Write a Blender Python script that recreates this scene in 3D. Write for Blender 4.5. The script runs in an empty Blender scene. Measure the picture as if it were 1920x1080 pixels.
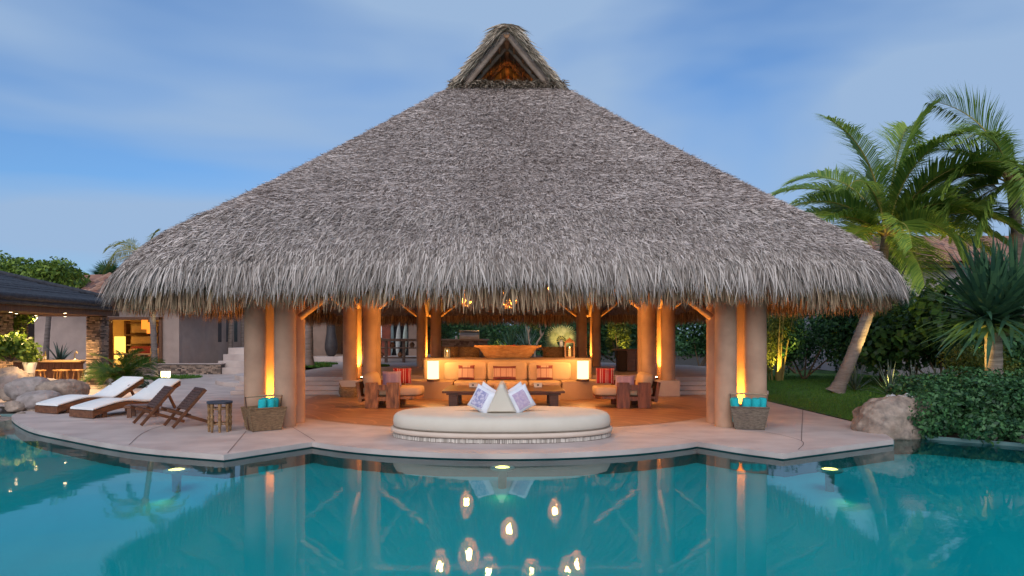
import bpy, bmesh, math, random
import numpy as np
from mathutils import Vector, Matrix, Euler, geometry, noise
random.seed(7)
rng = np.random.default_rng(7)
S = bpy.context.scene
COL = S.collection
R = math.radians

# ------------------------------------------------------------------ camera, sky, sun, exposure
F, CAMZ, HY = 1300.0, 1.65, 630.0
cam_d = bpy.data.cameras.new('camera')
cam = bpy.data.objects.new('camera', cam_d)
COL.objects.link(cam)
cam.location = (0, 0, CAMZ)
cam.rotation_euler = (R(90), 0, 0)
cam_d.sensor_width = 36
cam_d.lens = 36 * F / 1920
cam_d.shift_y = (HY - 540) / 1920
cam_d.clip_end = 2000
S.camera = cam

SUN_EL, SUN_AZ = 14, 180
world = bpy.data.worlds.new('World')
S.world = world
world.use_nodes = True
wn, wl = world.node_tree.nodes, world.node_tree.links
wn.clear()
wout = wn.new('ShaderNodeOutputWorld')
wbg = wn.new('ShaderNodeBackground')
wbg.inputs[1].default_value = 0.12
sky = wn.new('ShaderNodeTexSky')
sky.sky_type = 'NISHITA'
sky.sun_disc = False
sky.sun_elevation = R(SUN_EL)
sky.sun_rotation = R(SUN_AZ)
sky.air_density = 1.0
sky.dust_density = 0.6
sky.ozone_density = 4.0
wtc = wn.new('ShaderNodeTexCoord')
wmap = wn.new('ShaderNodeMapping')
wmap.inputs['Location'].default_value = (0.35, 0.1, 0.25)
wmap.inputs['Rotation'].default_value = (0, R(-24), R(8))
wmap.inputs['Scale'].default_value = (1.0, 1.0, 3.4)
wnoi = wn.new('ShaderNodeTexNoise')
wnoi.inputs['Scale'].default_value = 1.15
wnoi.inputs['Detail'].default_value = 4
wnoi.inputs['Roughness'].default_value = 0.45
wnoi.inputs['Distortion'].default_value = 0.4
wramp = wn.new('ShaderNodeValToRGB')
wramp.color_ramp.elements[0].position = 0.42
wramp.color_ramp.elements[0].color = (0.24, 0.24, 0.24, 1)
wramp.color_ramp.elements[1].position = 0.57
wramp.color_ramp.elements[1].color = (0.95, 0.95, 0.95, 1)
wmix = wn.new('ShaderNodeMixRGB')
wmix.inputs[2].default_value = (1.68, 2.40, 3.50, 1)     # thin dusk cloud
wl.new(wtc.outputs['Generated'], wmap.inputs[0])
wl.new(wmap.outputs[0], wnoi.inputs['Vector'])
wl.new(wnoi.outputs[0], wramp.inputs[0])
wl.new(wramp.outputs[0], wmix.inputs[0])
wtint = wn.new('ShaderNodeMixRGB'); wtint.blend_type = 'MULTIPLY'; wtint.inputs[0].default_value = 1
wtint.inputs[2].default_value = (0.40, 0.58, 0.74, 1)
wl.new(sky.outputs[0], wtint.inputs[1]); wl.new(wtint.outputs[0], wmix.inputs[1])
wl.new(wmix.outputs[0], wbg.inputs[0])
wl.new(wbg.outputs[0], wout.inputs[0])

sun_d = bpy.data.lights.new('sun', 'SUN')
sun_d.energy = 1.6
sun_d.angle = R(75)
sun_d.color = (1.0, 0.92, 0.88)
sun = bpy.data.objects.new('sun', sun_d)
sun.rotation_euler = (R(90 - 32), 0, R(-8))
COL.objects.link(sun)
S.view_settings.view_transform = 'Standard'
S.view_settings.look = 'None'
S.view_settings.exposure = 0.75
S.view_settings.gamma = 1.0
S.view_settings.use_curve_mapping = False
S.cycles.use_denoising = True
S.cycles.max_bounces = 8
S.cycles.transparent_max_bounces = 16
S.cycles.sample_clamp_indirect = 6
S.cycles.caustics_reflective = False
S.cycles.caustics_refractive = False

# ------------------------------------------------------------------ helpers
def at(x, y, D):
    return Vector(((x - 960) / F * D, D, CAMZ - (y - HY) / F * D))
def gp(x, y, z=0.0):
    D = F * (CAMZ - z) / (y - HY)
    return Vector(((x - 960) / F * D, D, z))

def M(name, c1, c2=None, rough=0.7, scale=6.0, bump=0.0, bscale=None, stretch=(1, 1, 1), spec=0.3,
      island=0.0, transl=0.0, detail=5, metal=0.0, dirt=None):
    m = bpy.data.materials.new(name)
    m.use_nodes = True
    n, l = m.node_tree.nodes, m.node_tree.links
    p = n['Principled BSDF']
    p.inputs['Roughness'].default_value = rough
    p.inputs['Specular IOR Level'].default_value = spec
    p.inputs['Metallic'].default_value = metal
    c2 = c2 or tuple(x * 0.75 for x in c1)
    tc = n.new('ShaderNodeTexCoord')
    mp = n.new('ShaderNodeMapping')
    mp.inputs['Scale'].default_value = stretch
    no = n.new('ShaderNodeTexNoise')
    no.inputs['Scale'].default_value = scale
    no.inputs['Detail'].default_value = detail
    no.inputs['Roughness'].default_value = 0.6
    l.new(tc.outputs['Object'], mp.inputs[0])
    l.new(mp.outputs[0], no.inputs['Vector'])
    rp = n.new('ShaderNodeValToRGB')
    rp.color_ramp.elements[0].position = 0.32
    rp.color_ramp.elements[1].position = 0.68
    rp.color_ramp.elements[0].color = (*c2, 1)
    rp.color_ramp.elements[1].color = (*c1, 1)
    fac = no.outputs[0]
    if island:
        ge = n.new('ShaderNodeNewGeometry')
        mx = n.new('ShaderNodeMix')
        mx.inputs[0].default_value = island
        l.new(no.outputs[0], mx.inputs[2])
        l.new(ge.outputs['Random Per Island'], mx.inputs[3])
        fac = mx.outputs[0]
        rp.color_ramp.elements[0].position = 0.15
        rp.color_ramp.elements[1].position = 0.85
    l.new(fac, rp.inputs[0])
    col = rp.outputs[0]
    if dirt:
        n2 = n.new('ShaderNodeTexNoise')
        n2.inputs['Scale'].default_value = dirt[1]
        n2.inputs['Detail'].default_value = 6
        l.new(tc.outputs['Object'], n2.inputs['Vector'])
        r2 = n.new('ShaderNodeValToRGB')
        r2.color_ramp.elements[0].position = 0.42
        r2.color_ramp.elements[1].position = 0.7
        r2.color_ramp.elements[1].color = (dirt[2],) * 3 + (1,)
        r2.color_ramp.elements[0].color = (0, 0, 0, 1)
        l.new(n2.outputs[0], r2.inputs[0])
        md = n.new('ShaderNodeMixRGB')
        md.inputs[2].default_value = (*dirt[0], 1)
        l.new(r2.outputs[0], md.inputs[0])
        l.new(col, md.inputs[1])
        col = md.outputs[0]
    l.new(col, p.inputs['Base Color'])
    if bump:
        nb = n.new('ShaderNodeTexNoise')
        nb.inputs['Scale'].default_value = bscale or scale * 4
        nb.inputs['Detail'].default_value = 6
        l.new(mp.outputs[0], nb.inputs['Vector'])
        b = n.new('ShaderNodeBump')
        b.inputs['Strength'].default_value = bump
        b.inputs['Distance'].default_value = 0.02
        l.new(nb.outputs[0], b.inputs['Height'])
        l.new(b.outputs[0], p.inputs['Normal'])
    if transl:
        tr = n.new('ShaderNodeBsdfTranslucent')
        l.new(col, tr.inputs[0])
        ms = n.new('ShaderNodeMixShader')
        ms.inputs[0].default_value = transl
        l.new(p.outputs[0], ms.inputs[1])
        l.new(tr.outputs[0], ms.inputs[2])
        l.new(ms.outputs[0], n['Material Output'].inputs[0])
    return m

def emis(name, col, strength):
    m = bpy.data.materials.new(name)
    m.use_nodes = True
    n, l = m.node_tree.nodes, m.node_tree.links
    n.clear()
    o = n.new('ShaderNodeOutputMaterial')
    e = n.new('ShaderNodeEmission')
    e.inputs[0].default_value = (*col, 1)
    e.inputs[1].default_value = strength
    l.new(e.outputs[0], o.inputs[0])
    return m

def stripes(name, base, bands, axis=0, scale=1.0, rough=0.85):
    """woven stripes: bands = [(position, colour)...], constant ramp over a repeated object axis"""
    m = bpy.data.materials.new(name)
    m.use_nodes = True
    n, l = m.node_tree.nodes, m.node_tree.links
    p = n['Principled BSDF']
    p.inputs['Roughness'].default_value = rough
    p.inputs['Specular IOR Level'].default_value = 0.15
    tc = n.new('ShaderNodeTexCoord')
    sp = n.new('ShaderNodeSeparateXYZ')
    l.new(tc.outputs['Object'], sp.inputs[0])
    mu = n.new('ShaderNodeMath'); mu.operation = 'MULTIPLY_ADD'
    mu.inputs[1].default_value = scale
    mu.inputs[2].default_value = 10.0
    l.new(sp.outputs[axis], mu.inputs[0])
    fr = n.new('ShaderNodeMath'); fr.operation = 'FRACT'
    l.new(mu.outputs[0], fr.inputs[0])
    rp = n.new('ShaderNodeValToRGB')
    rp.color_ramp.interpolation = 'CONSTANT'
    e = rp.color_ramp.elements
    e[0].position = 0; e[0].color = (*base, 1)
    e[1].position = bands[0][0]; e[1].color = (*bands[0][1], 1)
    for pos, c in bands[1:]:
        k = e.new(pos); k.color = (*c, 1)
    l.new(fr.outputs[0], rp.inputs[0])
    nz = n.new('ShaderNodeTexNoise'); nz.inputs['Scale'].default_value = 90
    l.new(tc.outputs['Object'], nz.inputs['Vector'])
    mm = n.new('ShaderNodeMixRGB'); mm.blend_type = 'MULTIPLY'; mm.inputs[0].default_value = 0.35
    l.new(rp.outputs[0], mm.inputs[1]); l.new(nz.outputs[0], mm.inputs[2])
    l.new(mm.outputs[0], p.inputs['Base Color'])
    return m

class MB:
    def __init__(s): s.v, s.f, s.s = [], [], []
    def add(s, vs, fs, smooth=False, mat=None):
        o = len(s.v)
        for p in vs:
            s.v.append(tuple(mat @ Vector(p)) if mat is not None else tuple(p))
        for f in fs:
            s.f.append([i + o for i in f]); s.s.append(smooth)
        return s
    def box(s, c, d, rot=None):
        x, y, z = d[0] / 2, d[1] / 2, d[2] / 2
        vs = [(-x, -y, -z), (x, -y, -z), (x, y, -z), (-x, y, -z), (-x, -y, z), (x, -y, z), (x, y, z), (-x, y, z)]
        m = Matrix.Translation(c) @ (Euler(rot).to_matrix().to_4x4() if rot else Matrix())
        return s.add(vs, [(0, 3, 2, 1), (4, 5, 6, 7), (0, 1, 5, 4), (1, 2, 6, 5), (2, 3, 7, 6), (3, 0, 4, 7)], False, m)
    def beam(s, a, b, w, h):
        a, b = Vector(a), Vector(b)
        d = b - a
        q = d.to_track_quat('X', 'Z').to_matrix().to_4x4()
        m = Matrix.Translation((a + b) / 2) @ q
        x, y, z = d.length / 2, w / 2, h / 2
        vs = [(-x, -y, -z), (x, -y, -z), (x, y, -z), (-x, y, -z), (-x, -y, z), (x, -y, z), (x, y, z), (-x, y, z)]
        return s.add(vs, [(0, 3, 2, 1), (4, 5, 6, 7), (0, 1, 5, 4), (1, 2, 6, 5), (2, 3, 7, 6), (3, 0, 4, 7)], False, m)
    def tube(s, pts, rad, n=8, cap=True):
        pts = [Vector(p) for p in pts]
        if not hasattr(rad, '__len__'): rad = [rad] * len(pts)
        up = Vector((0, 0, 1))
        vs, fs = [], []
        for i, p in enumerate(pts):
            d = (pts[min(i + 1, len(pts) - 1)] - pts[max(i - 1, 0)]).normalized()
            a = d.cross(up if abs(d.z) < 0.95 else Vector((1, 0, 0))).normalized()
            b = d.cross(a)
            for k in range(n):
                t = 2 * math.pi * k / n
                vs.append(p + (a * math.cos(t) + b * math.sin(t)) * rad[i])
        for i in range(len(pts) - 1):
            for k in range(n):
                k2 = (k + 1) % n
                fs.append((i * n + k, i * n + k2, (i + 1) * n + k2, (i + 1) * n + k))
        s.add(vs, fs, True)
        if cap:
            s.add(vs[:n], [tuple(range(n))]); s.add(vs[-n:], [tuple(reversed(range(n)))])
        return s
    def lathe(s, prof, n=24, c=(0, 0, 0), sx=1, sy=1, smooth=True, cap=True):
        vs, fs = [], []
        for r, z in prof:
            for k in range(n):
                t = 2 * math.pi * k / n
                vs.append((c[0] + r * sx * math.cos(t), c[1] + r * sy * math.sin(t), c[2] + z))
        for i in range(len(prof) - 1):
            for k in range(n):
                k2 = (k + 1) % n
                fs.append((i * n + k, i * n + k2, (i + 1) * n + k2, (i + 1) * n + k))
        s.add(vs, fs, smooth)
        if cap:
            if prof[0][0] > 1e-4: s.add(vs[:n], [tuple(reversed(range(n)))])
            if prof[-1][0] > 1e-4: s.add(vs[-n:], [tuple(range(n))])
        return s
    def prism(s, poly, z0, z1):
        n = len(poly)
        tri = geometry.tessellate_polygon([[Vector((p[0], p[1], 0)) for p in poly]])
        vs = [(p[0], p[1], z0) for p in poly] + [(p[0], p[1], z1) for p in poly]
        area = sum(poly[i][0] * poly[(i + 1) % n][1] - poly[(i + 1) % n][0] * poly[i][1] for i in range(n))
        fs = []
        for a, b, c in tri:
            pa, pb, pc = poly[a], poly[b], poly[c]
            ccw = (pb[0] - pa[0]) * (pc[1] - pa[1]) - (pc[0] - pa[0]) * (pb[1] - pa[1]) > 0
            t = (a, b, c) if ccw else (a, c, b)
            fs.append(tuple(i + n for i in t)); fs.append(tuple(reversed(t)))
        for i in range(n):
            j = (i + 1) % n
            fs.append((i, j, j + n, i + n) if area > 0 else (j, i, i + n, j + n))
        return s.add(vs, fs)
    def grid(s, P, smooth=True, closed=False):
        nr, nc = len(P), len(P[0])
        vs = [p for row in P for p in row]
        fs = []
        for i in range(nr - 1):
            for k in range(nc if closed else nc - 1):
                k2 = (k + 1) % nc
                fs.append((i * nc + k, i * nc + k2, (i + 1) * nc + k2, (i + 1) * nc + k))
        return s.add(vs, fs, smooth)
    def cushion(s, c, d, rot=None, n=10, e=0.35):
        """soft pillow: superellipsoid of size d"""
        def sp(v, p): return math.copysign(abs(v) ** p, v)
        m = Matrix.Translation(c) @ (Euler(rot).to_matrix().to_4x4() if rot else Matrix())
        P = []
        for i in range(n + 1):
            a = -math.pi / 2 + math.pi * i / n
            row = []
            for k in range(2 * n):
                b = 2 * math.pi * k / (2 * n)
                row.append(m @ Vector((d[0] / 2 * sp(math.cos(a), e) * sp(math.cos(b), e), d[1] / 2 * sp(math.cos(a), e) * sp(math.sin(b), e), d[2] / 2 * sp(math.sin(a), e))))
            P.append(row)
        return s.grid(P, True, True)
    def pillow(s, w, h, t, mat=None, n=12):
        """flat cushion in local xz, thickness along y, pinched corners"""
        m = mat or Matrix()
        for sg in (1, -1):
            P = []
            for i in range(n + 1):
                u = -1 + 2 * i / n
                row = []
                for k in range(n + 1):
                    v = -1 + 2 * k / n
                    th = t / 2 * ((1 - u ** 4) * (1 - v ** 4)) ** 0.55 + 0.004
                    px = w / 2 * u * (1 - 0.07 * (1 - v * v)); pz = h / 2 * v * (1 - 0.07 * (1 - u * u))
                    row.append(m @ Vector((px, sg * th, pz)))
                P.append(row if sg < 0 else row[::-1])
            s.grid(P)
        return s
    def build(s, name, mat, parent=None, bevel=0.0, loc=None, kind=None):
        me = bpy.data.meshes.new(name)
        me.from_pydata(s.v, [], s.f)
        me.polygons.foreach_set('use_smooth', s.s)
        if mat: me.materials.append(mat)
        o = bpy.data.objects.new(name, me)
        COL.objects.link(o)
        if parent: o.parent = parent
        if loc is not None: o.location = loc
        if bevel:
            b = o.modifiers.new('bevel', 'BEVEL'); b.width = bevel; b.segments = 2; b.limit_method = 'ANGLE'
        if kind: o['kind'] = kind
        me.update()
        return o

def npobj(name, V, Q, mat, parent=None, kind=None, smooth=False):
    """large mesh of quads from numpy arrays"""
    V = np.ascontiguousarray(V, dtype=np.float32).reshape(-1, 3)
    Q = np.ascontiguousarray(Q, dtype=np.int32)
    k = Q.shape[1]
    me = bpy.data.meshes.new(name)
    me.vertices.add(len(V)); me.vertices.foreach_set('co', V.ravel())
    me.loops.add(Q.size); me.loops.foreach_set('vertex_index', Q.ravel())
    me.polygons.add(len(Q))
    me.polygons.foreach_set('loop_start', np.arange(0, Q.size, k, dtype=np.int32))
    if smooth: me.polygons.foreach_set('use_smooth', np.ones(len(Q), dtype=bool))
    me.update(calc_edges=True)
    me.materials.append(mat)
    o = bpy.data.objects.new(name, me)
    COL.objects.link(o)
    if parent: o.parent = parent
    if kind: o['kind'] = kind
    return o

def tag(o, label, cat, group=None):
    o['label'] = label; o['category'] = cat
    if group: o['group'] = group
    return o
def thing(name, label, cat, loc=(0, 0, 0), rz=0.0, group=None):
    o = bpy.data.objects.new(name, None)
    o.empty_display_size = 0.1
    COL.objects.link(o)
    o.location = loc; o.rotation_euler = (0, 0, rz)
    return tag(o, label, cat, group)
def struct(o):
    o['kind'] = 'structure'
    return o
def copy_tree(o, parent=None, kids=None):
    c = o.copy(); COL.objects.link(c)
    if parent: c.parent = parent
    for ch in [k for k in ALL() if k.parent == o] if kids is None else kids:
        copy_tree(ch, c)
    return c
def ALL(): return list(COL.objects)
def dup(root, loc, rz, label, group=None):
    c = copy_tree(root)
    c.location = loc; c.rotation_euler = (0, 0, rz)
    c['label'] = label
    if group: c['group'] = group
    return c

def flat(name, outer, z, mat, holes=()):
    loops = [[Vector((p[0], p[1], 0)) for p in outer]] + [[Vector((p[0], p[1], 0)) for p in h] for h in holes]
    pts = [p for lp in loops for p in lp]
    tri = geometry.tessellate_polygon(loops)
    fs = []
    for a, b, c in tri:
        pa, pb, pc = pts[a], pts[b], pts[c]
        ccw = (pb.x - pa.x) * (pc.y - pa.y) - (pc.x - pa.x) * (pb.y - pa.y) > 0
        fs.append((a, b, c) if ccw else (a, c, b))
    mb = MB(); mb.add([(p.x, p.y, z) for p in pts], fs)
    return struct(mb.build(name, mat))

def lamp(name, kind, loc, energy, col, radius=0.03, parent=None, spot=None, blend=0.6, aim=None):
    d = bpy.data.lights.new(name, kind)
    d.energy = energy; d.color = col; d.shadow_soft_size = radius
    if kind == 'SPOT':
        d.spot_size = R(spot); d.spot_blend = blend
    o = bpy.data.objects.new(name, d)
    COL.objects.link(o)
    o.location = loc
    if aim is not None:
        o.rotation_euler = Vector(aim).to_track_quat('-Z', 'Y').to_euler()
    if parent: o.parent = parent
    return o

def leaf_arrays(C, N, size, aspect, droop=0.0):
    """diamond leaves at centres C with facing normals N"""
    n = len(C)
    a = rng.normal(size=(n, 3)); a[:, 2] -= droop
    a -= (a * N).sum(1, keepdims=True) * N
    a /= np.linalg.norm(a, axis=1, keepdims=True) + 1e-9
    b = np.cross(N, a)
    L = size * rng.uniform(0.6, 1.3, (n, 1))
    W = L * aspect
    v = np.stack([C - a * L * .5, C + b * W * .5 + N * W * .12, C + a * L * .5, C - b * W * .5 + N * W * .12], 1)
    q = np.arange(4 * n).reshape(n, 4)
    return v.reshape(-1, 3), q

def leafcloud(name, mat, parent, blobs, n, size, aspect=0.5, shell=0.45, up=0.35, droop=0.4):
    blobs = np.array(blobs, float)
    w = (blobs[:, 3] * blobs[:, 4] * blobs[:, 5]) ** (2 / 3)
    idx = rng.choice(len(blobs), n, p=w / w.sum())
    d = rng.normal(size=(n, 3)); d /= np.linalg.norm(d, axis=1, keepdims=True)
    r = rng.uniform(0, 1, (n, 1)) ** shell
    wob = 1 + 0.22 * np.sin(d[:, :1] * 7 + idx[:, None]) * np.cos(d[:, 2:3] * 6 + idx[:, None] * 2)
    C = blobs[idx, :3] + d * r * wob * blobs[idx, 3:6]
    N = d * 0.6 + rng.normal(size=(n, 3)) * 0.55 + np.array([0, 0, up])
    N /= np.linalg.norm(N, axis=1, keepdims=True)
    v, q = leaf_arrays(C, N, size, aspect, droop)
    return npobj(name, v, q, mat, parent, 'stuff')

def rock(mb, c, d, seed, rough=0.13, n=14, sq=0.8):
    rr = random.Random(seed)
    ph = [(rr.uniform(-1, 1), rr.uniform(-1, 1), rr.uniform(-1, 1), rr.uniform(0, 6), rr.uniform(1.2, 4.5)) for _ in range(9)]
    def sp(v): return math.copysign(abs(v) ** sq, v)
    P = []
    for i in range(n + 1):
        a = -math.pi / 2 + math.pi * i / n
        row = []
        for k in range(2 * n):
            b = math.pi * k / n
            q = Vector((sp(math.cos(a)) * sp(math.cos(b)), sp(math.cos(a)) * sp(math.sin(b)), sp(math.sin(a))))
            w = 1 + rough * .75 * (noise.noise(q * 2.3 + Vector((seed, 0, 0))) + .7 * noise.noise(q * 5.5 + Vector((0, seed, 0))) + .4 * noise.noise(q * 12) + .25 * noise.noise(q * 25)) + .7 * rough * sum(math.sin((x * q.x + y * q.y + z * q.z) * f + p) / (0.6 + f * .35) for x, y, z, p, f in ph)
            row.append((c[0] + q.x * w * d[0] / 2, c[1] + q.y * w * d[1] / 2, c[2] + q.z * w * d[2] / 2))
        P.append(row)
    return mb.grid(P, True, True)

# ------------------------------------------------------------------ materials
WOOD = M('red_brown_wood', (0.20, 0.085, 0.04), (0.085, 0.033, 0.017), 0.45, 3, 0.25, 10, (1, 6, 6), 0.35)
WOODV = M('figured_hardwood', (0.52, 0.22, 0.075), (0.10, 0.035, 0.012), 0.4, 3.5, 0.2, 9, (4, 4, 0.9), 0.4)
DARKW = M('dark_wood', (0.12, 0.055, 0.03), (0.055, 0.025, 0.015), 0.35, 4, 0.15, 12, (1, 7, 7), 0.4)
POLE = M('rafter_pole_wood', (0.46, 0.25, 0.13), (0.27, 0.135, 0.07), 0.7, 3, 0.4, 9, (3, 3, 3))
STUCCO = M('smooth_tan_stucco', (0.50, 0.32, 0.215), (0.41, 0.25, 0.165), 0.75, 1.6, 0.12, 30, dirt=((0.26, 0.16, 0.11), 2.2, 0.55))
WALLM = M('house_stucco', (0.46, 0.35, 0.30), (0.38, 0.285, 0.245), 0.85, 1.2, 0.2, 25, dirt=((0.22, 0.17, 0.16), 1.1, 0.5))
THATCH = M('palm_thatch_blades', (0.60, 0.52, 0.465), (0.16, 0.13, 0.112), 0.8, 0.8, 0, island=0.78, spec=0.2, dirt=((0.24, 0.19, 0.16), 0.55, 0.35))
THATCHU = M('lightened_upper_thatch', (0.86, 0.75, 0.69), (0.27, 0.222, 0.20), 0.8, 0.8, 0, island=0.78, spec=0.2, dirt=((0.34, 0.27, 0.24), 0.5, 0.5))  # upper blades coloured paler to make up for light lost to self-shadowing
THATCHB = M('thatch_underlayer', (0.34, 0.28, 0.25), (0.17, 0.135, 0.115), 0.95, 14, 0.8, 40, (1, 1, 1))
THATCHI = M('brown_inner_thatch', (0.52, 0.35, 0.21), (0.17, 0.10, 0.06), 0.85, 1, 0, island=0.8)
STRAW = M('pale_ridge_straw', (0.62, 0.52, 0.40), (0.24, 0.18, 0.13), 0.8, 0.9, 0, island=0.7)
CREAM = M('cream_canvas', (0.60, 0.54, 0.45), (0.56, 0.50, 0.41), 0.9, 3, 0.1, 120)
TANC = M('tan_cushion_fabric', (0.56, 0.40, 0.26), (0.50, 0.35, 0.22), 0.9, 3, 0.1, 120)
WHITEC = M('white_towelling', (0.78, 0.78, 0.76), (0.70, 0.71, 0.71), 0.95, 5, 0.15, 90)
GRASSM = M('lawn_soil', (0.035, 0.085, 0.016), (0.018, 0.05, 0.010), 0.95, 3, 0.4, 40)
EARTH = M('dark_earth', (0.06, 0.045, 0.03), (0.03, 0.022, 0.015), 0.95, 2, 0.5, 20)
ROCKM = M('tan_granite', (0.46, 0.36, 0.29), (0.20, 0.145, 0.11), 0.9, 3.2, 1.0, 9, dirt=((0.10, 0.08, 0.07), 7.0, 0.75), detail=9)
ROCKG = M('grey_granite', (0.44, 0.38, 0.35), (0.24, 0.20, 0.19), 0.9, 3.4, 1.0, 10, dirt=((0.13, 0.11, 0.10), 7.0, 0.65), detail=9)
LEDGE = M('stacked_ledgestone', (0.42, 0.31, 0.24), (0.09, 0.07, 0.06), 0.85, 3, 0.6, 22, island=0.85)
TILEM = M('clay_roof_tile', (0.40, 0.19, 0.12), (0.17, 0.085, 0.065), 0.8, 2.5, 0.3, 20)
BRONZE = M('dark_metal', (0.05, 0.04, 0.035), (0.03, 0.025, 0.02), 0.4, 4, 0, spec=0.5)
STEEL = M('stainless_steel', (0.62, 0.64, 0.66), (0.5, 0.52, 0.54), 0.28, 3, 0, metal=1.0)
BASKET = M('woven_basket', (0.34, 0.22, 0.12), (0.13, 0.08, 0.045), 0.8, 16, 0.9, 45, (1, 1, 4))
BASKETG = M('grey_woven_basket', (0.25, 0.20, 0.15), (0.09, 0.07, 0.055), 0.8, 16, 0.9, 45, (1, 1, 4))
TURQ = M('turquoise_towel', (0.02, 0.47, 0.50), (0.015, 0.36, 0.40), 0.95, 30, 0.5, 150)
LAVA = M('red_throw', (0.5, 0.06, 0.06), None, 0.9)
TRUNK = M('palm_trunk_bark', (0.25, 0.20, 0.175), (0.13, 0.10, 0.085), 0.9, 3, 0.9, 9, (1, 1, 6))
GREEN = M('mid_green_leaves', (0.23, 0.33, 0.045), (0.05, 0.11, 0.02), 0.5, 0.9, 0, island=0.75, transl=0.25)
DGREEN = M('dark_green_leaves', (0.075, 0.19, 0.06), (0.017, 0.058, 0.026), 0.45, 0.9, 0, island=0.75, transl=0.2)
YGREEN = M('yellow_green_leaves', (0.20, 0.22, 0.035), (0.06, 0.09, 0.014), 0.5, 0.9, 0, island=0.7, transl=0.3)
FROND = M('coconut_frond_green', (0.40, 0.50, 0.09), (0.10, 0.23, 0.055), 0.45, 1.2, 0, island=0.6, transl=0.4)
RACHIS = M('frond_midrib', (0.45, 0.36, 0.10), (0.18, 0.16, 0.04), 0.5, 3)
FANL = M('blue_green_blades', (0.09, 0.19, 0.085), (0.025, 0.075, 0.05), 0.35, 2, 0, island=0.6, transl=0.2, stretch=(1, 1, 1))
FLAME = emis('candle_light', (1.0, 0.62, 0.2), 12)
# ------------------------------------------------------------------ ground, pool, decks
AX = -0.13                                   # the palapa's axis
def arc(cx, cy, r, a0, a1, n):
    return [(cx + r * math.cos(R(a0 + (a1 - a0) * i / n)), cy + r * math.sin(R(a0 + (a1 - a0) * i / n))) for i in range(n + 1)]
def spline(P, n=8):
    out = []
    for i in range(len(P) - 1):
        p0, p1, p2, p3 = (Vector(P[max(i - 1, 0)]), Vector(P[i]), Vector(P[i + 1]), Vector(P[min(i + 2, len(P) - 1)]))
        for k in range(n):
            t = k / n
            out.append(tuple(0.5 * ((2 * p1) + (p2 - p0) * t + (2 * p0 - 5 * p1 + 4 * p2 - p3) * t * t + (3 * p1 - p0 - 3 * p2 + p3) * t ** 3)))
    return out + [tuple(P[-1])]
left_edge = spline([(-10.6, 14.9), (-10.25, 14.2), (-8.75, 12.55), (-7.4, 11.5), (-5.6, 10.28), (-4.0, 9.62)], 6)
centre_edge = arc(-0.12, 14.4, 4.68, 180 + 50.2, 360 - 49.8, 28)
right_edge = spline([(2.9, 10.82), (3.35, 10.2), (3.80, 9.72), ], 4) + [(6.08, 11.05)]
front_edge = left_edge + centre_edge + right_edge

DECKM = M('pale_pink_concrete', (0.55, 0.46, 0.42), (0.45, 0.37, 0.34), 0.62, 0.9, 0.08, 30, (1, 2.2, 1), dirt=((0.33, 0.25, 0.23), 1.7, 0.55))
deck = MB()
deck_poly = front_edge + [(6.6, 12.6), (6.55, 13.6), (6.45, 17.6), (6.9, 19.4), (6.9, 21), (-5, 24), (-9, 32), (-24, 32), (-24, 17.4), (-15.5, 17.4), (-12.2, 16.6), (-11.0, 15.6)]
deck.prism(deck_poly, -0.075, 0.0)
struct(deck.build('pool_deck', DECKM, bevel=0.012))

pool_front = [(p[0] + (0.05 if i > len(front_edge) - 5 else 0), p[1] + 0.07) for i, p in enumerate(front_edge)]
pool_poly = pool_front + [(6.45, 12.05), (7.1, 11.6), (8.05, 10.85), (12.5, 7.6), (12.5, -7), (-16, -7), (-16, 9.5), (-13.5, 13.2), (-11.6, 14.9)]
G = 400
flat('ground', [(-G, -G), (G, -G), (G, G), (-G, G)], -0.035, EARTH, [pool_poly])

POOLM = M('teal_pool_plaster', (0.035, 0.66, 0.67), (0.025, 0.57, 0.60), 0.8, 0.5, 0.1, 30)
n = len(pool_poly)
# bowl-shaped basin: shallow at the rim, coving down to the deep floor
PP = np.array(pool_poly); PQ = np.roll(PP, -1, 0)
gxs, gys = np.arange(-16.2, 12.8, .2), np.arange(-7.2, 15.6, .2)
GX, GY = np.meshgrid(gxs, gys); pts_ = np.stack([GX.ravel(), GY.ravel()], 1)
best = np.full(len(pts_), 1e9); inside = np.zeros(len(pts_), bool)
for k in range(n):
    a, b = PP[k], PQ[k]; ab = b - a; tpar = np.clip(((pts_ - a) @ ab) / (ab @ ab), 0, 1)
    best = np.minimum(best, np.linalg.norm(pts_ - (a + tpar[:, None] * ab), axis=1))
    cr = ((a[1] > pts_[:, 1]) != (b[1] > pts_[:, 1])) & (pts_[:, 0] < (b[0] - a[0]) * (pts_[:, 1] - a[1]) / (b[1] - a[1] + 1e-12) + a[0]); inside ^= cr
dd_ = np.where(inside, best, 0); s1 = np.clip(dd_ / .5, 0, 1); s2 = np.clip((dd_ - .75) / 2.4, 0, 1)
zz = -.34 - .08 * s1 - 1.05 * (s2 * s2 * (3 - 2 * s2))
keep = inside | (best < .5)
idx = np.arange(len(pts_)).reshape(GX.shape); kk = keep.reshape(GX.shape)
cell = kk[:-1, :-1] & kk[1:, :-1] & kk[:-1, 1:] & kk[1:, 1:]
Qf = np.stack([idx[:-1, :-1][cell], idx[:-1, 1:][cell], idx[1:, 1:][cell], idx[1:, :-1][cell]], 1)
struct(npobj('pool_floor', np.concatenate([pts_, zz[:, None]], 1), Qf, POOLM, smooth=True))
pw = MB()
for i in range(n):
    a, b = pool_poly[i], pool_poly[(i + 1) % n]
    pw.add([(a[0], a[1], -.6), (b[0], b[1], -.6), (b[0], b[1], -0.03), (a[0], a[1], -0.03)], [(0, 1, 2, 3)])
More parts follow.
